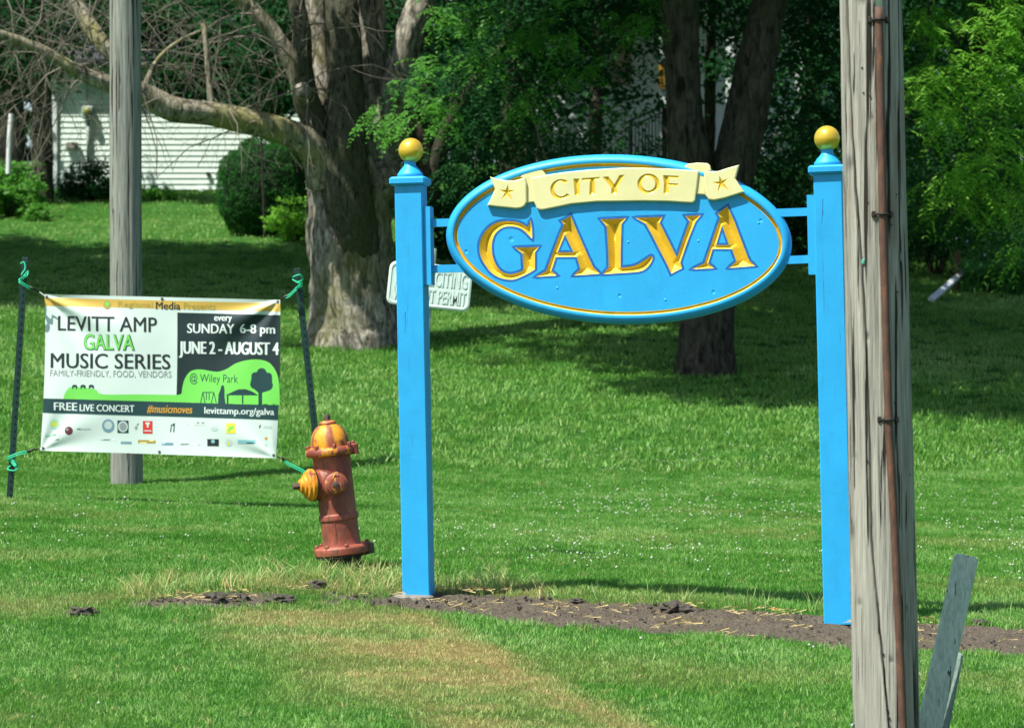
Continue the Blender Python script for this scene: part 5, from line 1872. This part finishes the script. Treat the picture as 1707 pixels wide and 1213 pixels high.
spray([(760, 20, 60, 40, 2), (700, 160, 65, 45, 5), (740, 200, 45, 30, 2), (820, 60, 90, 70, 6), (930, 30, 90, 50, 5), (880, 130, 80, 60, 3), (960, 110, 60, 50, 2), (870, 190, 60, 35, 1), (1040, 30, 60, 45, 3), (680, 205, 30, 25, 1)], 420, 33.6, .35, .34, 9, .065, .030, M['leaf_light'], t2, 'sunlit_leaves', -.2)  # paler green stands in for sun on the outer sprays
spray([(800, 120, 110, 100, 6), (960, 60, 140, 80, 6), (870, 220, 110, 60, 4), (1080, 20, 80, 50, 3), (1250, 30, 90, 60, 2), (1340, 120, 60, 120, 5), (1360, 40, 60, 60, 3), (800, 290, 60, 40, 2), (1350, 210, 50, 40, 2)], 1300, 35.2, .6, .36, 8, .075, .036, M['leaf_dark_shade'], t2, 'shaded_leaves')  # darker leaf copy; shade is put into its colour


def el(px, py, Yd, rx, ry, rz): return (tuple(PP(px, py, Yd)), (rx, ry, rz))


# overhead crowns, unseen above the frame, lobes placed to shade lawn and trunks
can2 = [((1.5, 33.5, 8.0), (3.4, 3.4, 2.4)), ((5.5, 33.4, 8.2), (3.0, 2.4, 1.8)), ((4.4, 36.5, 9.0), (4.0, 3.5, 3.0)), ((0.6, 37.5, 8.8), (3.4, 3.0, 2.6)), ((3.0, 33.0, 11.0), (5.0, 4.5, 3.0)), ((8.0, 34.5, 8.5), (3.6, 3.2, 2.8)),
        ((0.6, 30.3, 7.6), (2.2, 1.9, 1.3)), ((-0.9, 28.9, 7.8), (1.3, 1.2, 1.0)), ((2.0, 28.3, 7.4), (2.0, 1.5, 1.2)), ((6.6, 28.6, 7.4), (2.2, 1.8, 1.3)), ((-0.6, 31.6, 7.4), (1.6, 1.4, 1.2)), ((2.2, 40.5, 9.5), (4, 3.2, 2.6))]
crown(t2, 'crown', can2, 800, 90000, 0.27, M['leaf_shade'], (0.45, 0.95), 0.25)
can1 = [((-4.5, 40.5, 9.8), (4.0, 3.4, 2.6)), ((-9.0, 42.5, 9.5), (4.2, 3.2, 2.6)), ((-1.0, 41.0, 10.0), (3.0, 3.0, 2.4)), ((-13.0, 43.5, 9.8), (4.0, 3.2, 2.8)), ((-5.0, 44.5, 10.5), (4.5, 3.0, 2.6)), ((-1.5, 45.5, 9.5), (3.5, 3.0, 3.0)), ((-11, 41.5, 9.6), (4, 2.6, 2.4)),
        ((-4.4, 33.1, 7.6), (0.7, 0.7, 0.5)), ((-6.5, 39.5, 8.6), (2.6, 1.8, 1.2)), ((-10.0, 40.0, 8.8), (2.8, 1.8, 1.2))]
crown(t1, 'crown', can1, 620, 80000, 0.27, M['leaf_shade'], (0.45, 0.95), 0.25)

# unseen tree left of the frame, its crown placed to shade the lawn
t4 = empty('shade_tree', G(-13.5, 46.0), 'unseen tall green tree outside the left edge, crown placed to shade the lawn behind the banner', 'tree')
mb = MB()
g4 = G(-13.5, 46.0)
P_, R_ = spline([g4 + Vector((0, 0, -.2)), g4 + Vector((0.2, 0, 4)), g4 + Vector((1, 0.4, 9))], [.5, .4, .2], 40)
mb.tube(P_, R_, 28, 0, True, bark_disp(.02))
mb.build('trunk', M['bark_brown'], t4, True)
crown(t4, 'crown', [((-15, 43.5, 10.5), (3, 3, 1.6)), ((-12, 46.5, 11), (3.6, 3.0, 1.5)), ((-7.5, 47.2, 11), (3.4, 2.6, 1.3)), ((-16, 48, 11.5), (3, 2.6, 1.6)), ((-10, 44, 11), (3, 2.4, 1.4)), ((-3.8, 47.0, 11), (2.6, 2.4, 1.3)), ((-12, 41.5, 10), (3, 2.4, 1.3))], 420, 60000, .27, M['leaf_shade'], (.45, .95), .25)

# ---- right-hand tree with hanging sprays
Yr = 34.0
t3 = empty('drooping_tree', G(8.0, 35.5), 'bright green tree with hanging feathery branches at the right edge behind the pole', 'tree')
limb('trunk', [(1760, 440, 60, 1.5), (1755, 300, 52, 1.5), (1745, 100, 46, 1.5), (1720, -200, 40, 1.5)], Yr, M['bark_brown'], t3, 20, 40, 0.012)
for k, pts in enumerate(([(1745, 0, 16, 1.2), (1680, -40, 12, .6), (1620, 10, 8, .2), (1590, 110, 5, 0), (1580, 210, 3, 0)], [(1748, 80, 14, 1.2), (1690, 60, 10, .4), (1655, 130, 7, 0), (1640, 260, 4, -.1), (1632, 340, 3, -.1)], [(1730, -100, 14, 1.2), (1650, -120, 10, .4), (1560, -60, 7, .2), (1545, 40, 4, .2), (1540, 130, 3, .2)])):
    limb('branch', pts, Yr, M['bark_brown'], t3, 8, 30, 0)
spray([(1660, 50, 60, 60, 6), (1560, 60, 60, 55, 3), (1610, 150, 80, 50, 5), (1670, 170, 50, 70, 5), (1560, 190, 50, 40, 2), (1640, 250, 55, 50, 5), (1600, 320, 50, 30, 2), (1680, 300, 35, 60, 3), (1690, 400, 20, 40, 1), (1620, -60, 100, 50, 3)], 620, 31.6, .35, .40, 10, .085, .026, M['leaf_lime'], t3, 'sunlit_leaves', .3)  # bright leaf copy; sunlight is put into its colour
spray([(1600, 80, 110, 110, 6), (1620, 250, 110, 100, 6), (1560, 330, 60, 60, 3), (1680, 350, 60, 80, 3), (1700, 120, 60, 120, 3), (1620, -80, 140, 60, 3)], 1100, 34.8, .6, .40, 8, .085, .036, M['leaf_mid'], t3, 'shaded_leaves')  # duller green stands in for shade behind the sunlit sprays

# ---- background: shrubs, hedge, houses, far trees
hb = empty('round_hedge', G(-5.0, 54.0), 'large clipped round dark green hedge in front of the white house', 'hedge')
c0 = np.array(PP(440, 313, 54.0))
th = unit(26000)
rad = np.array([0.92, 0.9, 0.98])
bl_ = np.array([1 + 0.14 * noise.noise(Vector(t_ * 2.0)) + 0.09 * noise.noise(Vector(t_ * 6)) for t_ in th])[:, None]
sup = np.abs(th) ** 0.85 * np.sign(th)
pc = c0 + sup * rad * bl_ * (0.93 + 0.09 * RNG.random((26000, 1)))
np_mesh('foliage', leaves(pc, 0.045, .6, .2), 4, M['leaf_hedge'], hb)
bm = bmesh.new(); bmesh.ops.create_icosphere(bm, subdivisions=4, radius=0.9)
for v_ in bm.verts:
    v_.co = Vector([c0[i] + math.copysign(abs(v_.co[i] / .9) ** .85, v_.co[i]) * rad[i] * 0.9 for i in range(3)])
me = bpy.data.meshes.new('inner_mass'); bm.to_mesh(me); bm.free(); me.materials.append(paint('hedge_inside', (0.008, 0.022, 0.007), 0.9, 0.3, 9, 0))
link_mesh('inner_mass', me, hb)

def shrub(name, x_, y_, w_, h_, size, mat, label, cat='shrub', n=5000, nc=70, lobes=None, group=None):
    g_ = G(x_, y_)
    e = empty(name, g_, label, cat, group)
    r_ = w_ / 2
    ells = lobes or [((x_, y_, g_.z + h_ * .5), (r_, r_ * .8, h_ * .5)), ((x_ - r_ * .4, y_, g_.z + h_ * .35), (r_ * .7, r_ * .7, h_ * .35)), ((x_ + r_ * .45, y_, g_.z + h_ * .32), (r_ * .65, r_ * .7, h_ * .32))]
    crown(e, 'foliage', ells, nc, n, size, mat, (r_ * .18, r_ * .38), 0.3)
    mb = MB()
    for k in range(5):
        a = k * 1.3
        mb.tube([(x_ + .05 * math.cos(a), y_ + .05 * math.sin(a), g_.z - .05), (x_ + r_ * .3 * math.cos(a), y_ + r_ * .3 * math.sin(a), g_.z + h_ * .5)], [.03, .015], 6)
    mb.build('stems', M['bark_brown'], e)
    return e
def at_px(px, py_base, Yd): return (px - CX) / F * Yd
shrub('light_shrub', at_px(492, 380, 52.5), 52.5, 1.0, 1.0, 0.075, M['leaf_lime'], 'small yellow-green shrub between the round hedge and the maple trunk', n=3000)
shrub('leafy_shrub', at_px(20, 340, 58), 58, 1.5, 1.25, 0.10, M['leaf_light'], 'bright green shrub at the far left edge below the dead twigs', n=4500)
shrub('leafy_shrub', at_px(62, 340, 57), 57, 0.5, 0.42, 0.07, M['leaf_light'], 'tiny bright shrub at the foot of the dark trunk near the left edge', n=900)
shrub('dark_shrub', at_px(150, 335, 62.5), 62.5, 1.5, .95, 0.08, M['leaf_dark_shade'], 'low dark shrub against the white siding left of the far utility pole', n=4500)
shrub('small_sapling', at_px(262, 330, 62.5), 62.5, 1.0, .35, 0.07, M['leaf_light'], 'low light green plants at the foot of the white house wall', n=1500)
shrub('dark_shrub', at_px(865, 320, 47), 47, 2.9, 2.6, 0.09, M['leaf_dark_shade'], 'big dark rounded bush behind the upper left edge of the oval sign', n=9000, nc=110)
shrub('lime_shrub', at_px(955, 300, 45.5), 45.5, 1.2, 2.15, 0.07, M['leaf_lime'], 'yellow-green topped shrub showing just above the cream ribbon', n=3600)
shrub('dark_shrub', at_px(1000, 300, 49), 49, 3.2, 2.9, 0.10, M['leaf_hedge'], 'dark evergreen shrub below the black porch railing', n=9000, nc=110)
shrub('dark_shrub', at_px(770, 330, 44), 44, 1.7, 2.3, 0.09, M['leaf_dark_shade'], 'dark shrub filling the gap between the maple trunk and the sign', n=5000)
shrub('dark_shrub', at_px(1340, 340, 50), 50, 3.4, 2.6, 0.10, M['leaf_dark_shade'], 'dark bush behind the right blue post', n=9000, nc=110)
shrub('dark_shrub', at_px(1560, 400, 47), 47, 4.2, 3.2, 0.10, M['leaf_dark_shade'], 'wide dark bush beyond the drooping tree right of the foreground pole', n=11000, nc=130)
shrub('dark_shrub', at_px(1200, 340, 52), 52, 3.2, 1.6, 0.10, M['leaf_dark_shade'], 'low dark bush directly behind the forked brown trunk', n=7000, nc=90)

# garden stake with hook beside hedge
mb = MB()
P_, R_ = spline([PP(441, 391, 52.9), PP(438, 300, 52.9), PP(434, 200, 52.9), PP(431, 156, 52.9), PP(427, 146, 52.9), PP(421, 150, 52.9)], [.022] * 6, 40)
mb.tube(P_, R_, 8)
o = mb.build('shepherd_hook', M['dark_iron'], None); tag(o, 'thin dark metal garden hook pole in front of the round hedge', 'garden hook')
mb = MB()
P_, R_ = spline([PP(14, 290, 55), PP(16, 230, 55), PP(19, 190, 55)], [.055, .055, .055], 12)
mb.tube(P_, R_, 10)
o = mb.build('white_pipe', M['pvc'], None); tag(o, 'short white pipe post at the far left edge behind the twigs', 'pipe')

# daylilies
def lily(px, Yd, label, h=0.75, n=240, flw=None, grp='daylily clumps under the drooping tree'):
    x_ = (px - CX) / F * Yd; g_ = G(x_, Yd)
    e = empty('daylily_clump', g_, label, 'plant', grp)
    q_ = []
    for i in range(n):
        a = RNG.uniform(0, 6.28); L = h * RNG.uniform(.6, 1.2); o0 = np.array([x_, Yd, g_.z]) + np.array([RNG.normal(0, .12), RNG.normal(0, .1), 0])
        d = np.array([math.cos(a), math.sin(a), 0]); s_ = np.array([-math.sin(a), math.cos(a), 0]) * .016
        pr = []
        for t in (0, .35, .7, 1.0):
            pr.append(o0 + d * L * .65 * t ** 1.4 + np.array([0, 0, 1]) * L * (1.25 * t - .75 * t * t * t))
        for k in range(3):
            w0, w1 = (1, 1, .7, .1)[k], (1, 1, .7, .1)[k + 1]
            q_ += [pr[k] - s_ * w0, pr[k] + s_ * w0, pr[k + 1] + s_ * w1, pr[k + 1] - s_ * w1]
    np_mesh('leaf_blades', np.array(q_), 4, M['leaf_lily'], e)
    if flw:
        mb = MB(); rq = random.Random(int(px))
        for i in range(flw[1]):
            p = Vector((x_ + rq.gauss(0, .28), Yd - .1 + rq.gauss(0, .15), g_.z + h * rq.uniform(.8, 1.5)))
            mb.lathe([(0, -.03), (.012, -.01), (.026, .022), (.02, .025), (0, .005)], 6, Matrix.Translation(p) @ Matrix.Rotation(rq.uniform(.3, 1.4), 4, 'X'))
            mb.tube([(x_ + (p.x - x_) * .4, Yd, g_.z), p], .006, 4, 1)
        mb.build('blossoms', [flw[0], M['leaf_lily']], e)
M['lilac'] = paint('lilac_petal', (0.50, 0.42, 0.62), 0.7, 0.1)
M['orange_petal'] = paint('orange_petal', (0.75, 0.28, 0.02), 0.7, 0.1)
lily(1640, 44.0, 'strappy green daylily clump beside the brown wooden stake', flw=(M['lilac'], 9))
lily(1692, 43.6, 'daylily clump at the right edge of the picture', .8, 260)
lily(1668, 45.0, 'taller daylily clump behind the others with lilac flowers', .95, 240, (M['lilac'], 14))
lily(1655, 47.0, 'orange-flowered plant behind the daylilies', 1.35, 160, (M['orange_petal'], 10))
lily(1620, 46.0, 'low leafy clump left of the brown stake', .6, 160)
mb = MB(); c_ = G((1595 - CX) / F * 44.2, 44.2)
mb.bevel_box(c_ + Vector((0, 0, .32)), (.10, .10, .75), .012)
o = mb.build('garden_stake', paint('brown_stake', (0.12, 0.055, 0.03), .85, .3, 20, .4), None); tag(o, 'short brown wooden stake in front of the drooping tree', 'stake')
mb = MB()
a, b = G((1552 - CX) / F * 42.5, 42.5, .06), G((1606 - CX) / F * 44.4, 44.4, .30)
mb.bevel_box((a + b) / 2, (.10, .07, (a - b).length), .012, Vector((0, 0, 1)).rotation_difference((b - a).normalized()).to_matrix())
o = mb.build('downspout', M['pvc'], None); tag(o, 'white downspout pipe lying on the grass below the daylilies', 'downspout')

# ---- white house at the left
YH = 65.0
hs = empty('white_house', G(-7.5, YH), 'white house with horizontal siding behind the dead limb and hedge', 'house')
M['siding'] = paint('white_siding', (0.72, 0.84, 0.77), 0.5, 0.05, 2, 0.05)
M['trim'] = paint('white_trim', (0.70, 0.75, 0.74), 0.5, 0.04)
M['brick'] = paint('red_foundation', (0.16, 0.045, 0.035), 0.9, 0.3, 12, 0.3)
M['roof'] = paint('grey_shingles', (0.045, 0.05, 0.055), 0.9, 0.3, 8, 0.4)
hx0, hx1 = (96 - CX) / F * YH, (575 - CX) / F * YH
zb = (CY - 316) / F * YH
eh = 9.45 / F * YH
brd = MB()
L = hx1 - hx0
brd.add([(0, -0.004, 0), (L, -0.004, 0), (L, -0.022, 0), (0, -0.022, 0), (0, 0.0, eh), (L, 0.0, eh), (L, 0.012, eh), (0, 0.012, eh)], [(0, 3, 2, 1), (3, 7, 6, 2) if False else (3, 4, 5, 2), (0, 1, 6, 7), (4, 7, 6, 5), (0, 7, 4, 3), (1, 2, 5, 6)])
b0 = brd.build('siding_board', M['siding'], hs, False, False)
inv = Vector((hx0, YH, zb)) - hs.location
for i in range(22):
    o = b0 if i == 0 else bpy.data.objects.new('siding_board', b0.data)
    if i:
        COL.objects.link(o); o.parent = hs
    o.location = inv + Vector((0, 0, i * eh))
ztop = zb + 22 * eh
mb = MB(); mb.box(((hx0 + hx1) / 2, YH + 4, (zb + ztop) / 2), (L - 0.02, 7.96, ztop - zb)); mb.build('wall', M['siding'], hs)
mb = MB(); mb.box(((hx0 + hx1) / 2, YH + 4.05, zb - 0.25), (L - .1, 7.96, .48)); mb.build('foundation', M['brick'], hs)
mb = MB(); mb.bevel_box((hx0 - .05, YH - .02, (zb + ztop) / 2), (.12, .12, ztop - zb), .01); mb.build('corner_board', M['trim'], hs)
mb = MB()
ov = .45
mb.add([(hx0 - ov, YH - ov, ztop - .05), (hx1 + ov, YH - ov, ztop - .05), (hx1 + ov, YH + 4, ztop + 1.6), (hx0 - ov, YH + 4, ztop + 1.6), (hx0 - ov, YH + 8.4, ztop - .05), (hx1 + ov, YH + 8.4, ztop - .05),
        (hx0 - ov, YH - ov, ztop + .1), (hx1 + ov, YH - ov, ztop + .1), (hx1 + ov, YH + 4, ztop + 1.78), (hx0 - ov, YH + 4, ztop + 1.78), (hx0 - ov, YH + 8.4, ztop + .1), (hx1 + ov, YH + 8.4, ztop + .1)],
       [(0, 1, 2, 3), (3, 2, 5, 4), (6, 9, 8, 7), (9, 10, 11, 8), (0, 6, 7, 1), (4, 5, 11, 10), (0, 3, 9, 6), (3, 4, 10, 9), (1, 7, 8, 2), (2, 8, 11, 5)])
mb.build('roof', M['roof'], hs)
M['meter'] = paint('grey_meter', (0.30, 0.36, 0.33), .5, .2)
p = PP(146, 188, YH - .12); mb = MB(); mb.bevel_box(p, (.28, .16, .32), .03); mt_ = mb.build('electric_meter', M['meter'], hs)
mb = MB(); mb.lathe([(.10, 0), (.10, .05), (.07, .09), (0, .10)], 16, Matrix.Translation(p + Vector((0, -.08, .02))) @ Matrix.Rotation(math.radians(90), 4, 'X')); mb.build('meter_glass', paint('meter_glass', (0.25, 0.26, 0.06), .2), mt_, True)
mb = MB(); mb.tube([PP(147, 200, YH - .08), PP(147, 268, YH - .08)], .045, 10); mb.tube([PP(145, 172, YH - .08), PP(145, 128, YH - .08)], .03, 10); mb.build('service_conduit', M['meter'], hs, True)
p = PP(120, 243, YH - .1); mb = MB(); mb.bevel_box(p, (.30, .12, .17), .02); mb.build('wall_box', paint('beige_box', (0.24, 0.24, 0.19), .6), hs)
p = PP(347, 290, YH - .06); mb = MB(); mb.bevel_box(p, (.09, .08, .09), .01); mb.build('dryer_vent', M['dark_iron'], hs)
p = PP(336, 320, YH - .1); mb = MB(); mb.bevel_box(p, (.12, .1, .2), .01); mb.build('foundation_vent', M['trim'], hs)

# ---- porch house behind the forked trunk
YQ = 60.0
hq = empty('porch_house', G(3.5, YQ), 'shaded white house with a railed porch seen between the trunks behind the sign', 'house')
qx = lambda px: (px - CX) / F * YQ
qz = lambda py: (CY - py) / F * YQ
def qbox(name, x0, x1, y0, y1, dy, t, mat, par=None):
    mb = MB(); mb.bevel_box(((qx(x0) + qx(x1)) / 2, YQ + dy, (qz(y0) + qz(y1)) / 2), (abs(qx(x1) - qx(x0)), t, abs(qz(y0) - qz(y1))), .01)
    return mb.build(name, mat, par or hq)
M['shade_white'] = paint('house_white', (0.78, 0.84, 0.84), .6, .05)
M['tan_brick'] = paint('tan_brick', (0.42, 0.30, 0.22), .9, .25, 10, .2)
wl = MB()
eh2 = .15; Lq = qx(1420) - qx(900)
n2 = 28
wl.add([(0, -0.004, 0), (Lq, -0.004, 0), (Lq, -0.022, 0), (0, -0.022, 0), (0, 0.0, eh2), (Lq, 0.0, eh2), (Lq, 0.012, eh2), (0, 0.012, eh2)], [(0, 3, 2, 1), (3, 4, 5, 2), (0, 1, 6, 7), (4, 7, 6, 5), (0, 7, 4, 3), (1, 2, 5, 6)])
b1 = wl.build('siding_board', M['shade_white'], hq, False, False)
for i in range(n2):
    o = b1 if i == 0 else bpy.data.objects.new('siding_board', b1.data)
    if i: COL.objects.link(o); o.parent = hq
    o.location = Vector((qx(900), YQ + 2.6, qz(280) + i * eh2)) - hq.location
qbox('wall', 900.5, 1419.5, -10, 300, 5.6, 5.9, M['shade_white'])
qbox('roof', 880, 1440, -60, -20, 3.6, 9, M['roof'])
qbox('porch_floor', 1000, 1345, 262, 274, .9, 3.0, M['shade_white'])
qbox('porch_skirt', 1005, 1340, 275, 330, .95, 2.8, M['dark_iron'])
for x_ in (1105, 1215, 1330):
    qbox('porch_column', x_ - 7, x_ + 7, -20, 262, -.4, .19, M['shade_white'])
qbox('porch_beam', 1000, 1345, -20, 8, -.4, .2, M['shade_white'])
qbox('dark_door', 1130, 1170, 110, 260, 2.54, .06, M['dark_iron'])
wf = qbox('window', 1245, 1300, 70, 160, 2.52, .08, M['trim']); qbox('pane', 1250, 1295, 75, 155, 2.46, .03, paint('dark_glass', (0.02, 0.025, 0.03), .08, .1), wf)
qbox('brick_chimney', 1028, 1060, -40, 120, 2.3, .5, M['tan_brick'])
qbox('yellow_pennant', 1096, 1106, 112, 152, -.55, .03, M['p_orange'])
qbox('stair_wall', 1282, 1322, 192, 214, -.6, .2, M['shade_white']); qbox('stair_wall', 1262, 1308, 222, 256, -.9, .2, M['shade_white'])
# steps with black railing descending to the left
for k in range(7):
    qbox('step', 1104 - 11 * (k + 1), 1104 - 11 * k, 268 + 6 * k, 330, -.2, 1.4, M['concrete'])
rl = empty('stair_railing', PP(1105, 262, YQ - .9), 'black metal stair railing on the porch behind the sign', 'railing')
mb = MB(); mb.tube([PP(1034, 209, YQ - .9), PP(1110, 175, YQ - .9)], .028, 6); mb.build('top_rail', M['dark_iron'], rl)
mb = MB(); mb.tube([PP(1034, 219, YQ - .9), PP(1110, 185, YQ - .9)], .022, 6); mb.build('second_rail', M['dark_iron'], rl)
for k in range(13):
    x_ = 1037 + k * 5.6
    y_ = 219 - (x_ - 1034) * .447
    mb = MB(); mb.tube([PP(x_, y_, YQ - .9), PP(x_, y_ + 62, YQ - .9)], .013, 5); mb.build('baluster', M['dark_iron'], rl)
mb = MB(); mb.box(PP(1108, 220, YQ - .9), (.11, .11, 1.2)); mb.build('newel_post', M['dark_iron'], rl)
mb = MB(); mb.box(PP(1052, 240, YQ - .9), (.06, .06, 1.0)); mb.build('newel_post', M['dark_iron'], rl)


# ---- trees further back: each a trunk and a crown of its own
def bg_tree(px, Yd, h, w_, lean, label, mat, n=11000, size=.20, trunk_w=.35, low=0.35, bark='bark_brown', ells=None):
    x_ = (px - CX) / F * Yd; g_ = G(x_, Yd)
    e = empty('background_tree', g_, label, 'tree', 'trees beyond the houses and shrubs')
    mb = MB()
    P_, R_ = spline([g_ + Vector((0, 0, -.2)), g_ + Vector((lean * .2, 0, h * .3)), g_ + Vector((lean, 0, h * .8))], [trunk_w * 1.2, trunk_w, trunk_w * .3], 24)
    mb.tube(P_, R_, 16, 0, True, bark_disp(.02))
    mb.build('trunk', M[bark], e, True)
    own = ells is not None
    ells = ells or []
    for k in range(0 if own else 6):
        a = k * 1.047 + px
        ells.append(((x_ + lean * .7 + math.cos(a) * w_ * .28, Yd + math.sin(a) * w_ * .25, g_.z + h * (low + .2 + .1 * (k % 3))), (w_ * .28, w_ * .28, h * .2)))
    if not own:
        ells.append(((x_ + lean, Yd, g_.z + h * .8), (w_ * .34, w_ * .34, h * .22)))
        ells.append(((x_, Yd, g_.z + h * low), (w_ * .42, w_ * .4, h * .16)))
    crown(e, 'crown', ells, 260, n, size, mat, (.4, .95), .2)
    return e


bg_tree(72, 61.5, 9, 5.5, -.3, 'dark trunked tree left of the white house corner', M['leaf_dark_shade'], 8000, .16, .22, .55,
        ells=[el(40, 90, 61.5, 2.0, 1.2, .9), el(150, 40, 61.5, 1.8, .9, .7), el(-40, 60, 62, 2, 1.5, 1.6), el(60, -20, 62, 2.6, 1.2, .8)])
bg_tree(-230, 72, 11, 9, 0, 'broad dark tree outside the left end of the white house', M['leaf_dark_shade'], low=.2)
bg_tree(462, 57.5, 9, 6, 0, 'dark evergreen behind the hedge with boughs overhanging the white house', M['leaf_dark_shade'], 30000, .14, .16, .6,
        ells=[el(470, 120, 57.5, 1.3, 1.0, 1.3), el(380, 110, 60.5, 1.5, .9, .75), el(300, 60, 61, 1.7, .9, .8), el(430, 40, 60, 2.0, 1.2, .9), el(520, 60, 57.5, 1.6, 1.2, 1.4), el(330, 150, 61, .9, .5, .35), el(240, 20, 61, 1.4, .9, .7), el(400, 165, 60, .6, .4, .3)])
bg_tree(300, 78, 14, 13, 0, 'tall dark tree behind the roof of the white house', M['leaf_dark_shade'], low=.3)
bg_tree(20, 84, 16, 15, 0, 'tall dark tree in the far left distance', M['leaf_dark_shade'], low=.25)
bg_tree(700, 62, 11, 8, 0, 'dark leafy tree directly behind the maple stems', M['leaf_dark_shade'], 13000, low=.2)
bg_tree(860, 56, 10, 6.5, .2, 'dark tree above the big rounded bush', M['leaf_dark_shade'], 13000, .17, low=.32)
bg_tree(990, 53, 9, 4.6, .2, 'slim dark tree left of the porch', M['leaf_dark_shade'], 9000, .15, .12, .42)
bg_tree(1000, 76, 14, 11, 0, 'tall tree behind the porch house', M['leaf_dark_shade'], low=.25)
bg_tree(1180, 55, 10, 5.5, .2, 'dark tree whose crown hangs over the porch', M['leaf_dark_shade'], 9000, .16, .12, .62)
bg_tree(1350, 54, 10, 5.5, .1, 'dark tree right of the forked brown trunk', M['leaf_dark_shade'], 12000, .16, .2, .30)
bg_tree(1480, 50, 10, 7, .1, 'dark tree hidden partly by the foreground pole', M['leaf_dark_shade'], 14000, .16, .25, .22)
bg_tree(1640, 49, 10, 7, .1, 'dark broad tree behind the drooping branches', M['leaf_dark_shade'], 14000, .16, .25, .22)
bg_tree(1790, 52, 11, 8, .1, 'dark tree beyond the right edge', M['leaf_dark_shade'], 12000, .17, .25, .2)
bg_tree(1500, 75, 15, 14, 0, 'tall dark tree in the far right distance', M['leaf_dark_shade'], low=.2)
bg_tree(650, 86, 16, 14, 0, 'tall dark tree far behind the maple', M['leaf_dark_shade'], low=.2)

# far wood that closes the view
xs_ = RNG.uniform(-55, 55, 46000); ys_ = RNG.uniform(92, 112, 46000)
hgt = 11 + 4 * vnoise(xs_, ys_ * 0, .12, 51)
zs_ = gz(xs_, ys_) + hgt * RNG.random(46000) ** .8
np_mesh('far_wood', leaves(np.stack([xs_, ys_, zs_], 1), .75, .7, .2), 4, M['leaf_dark_shade'])
o = bpy.data.objects['far_wood']; tag(o, 'dark wood closing the view behind the houses', 'wood', None, 'stuff')
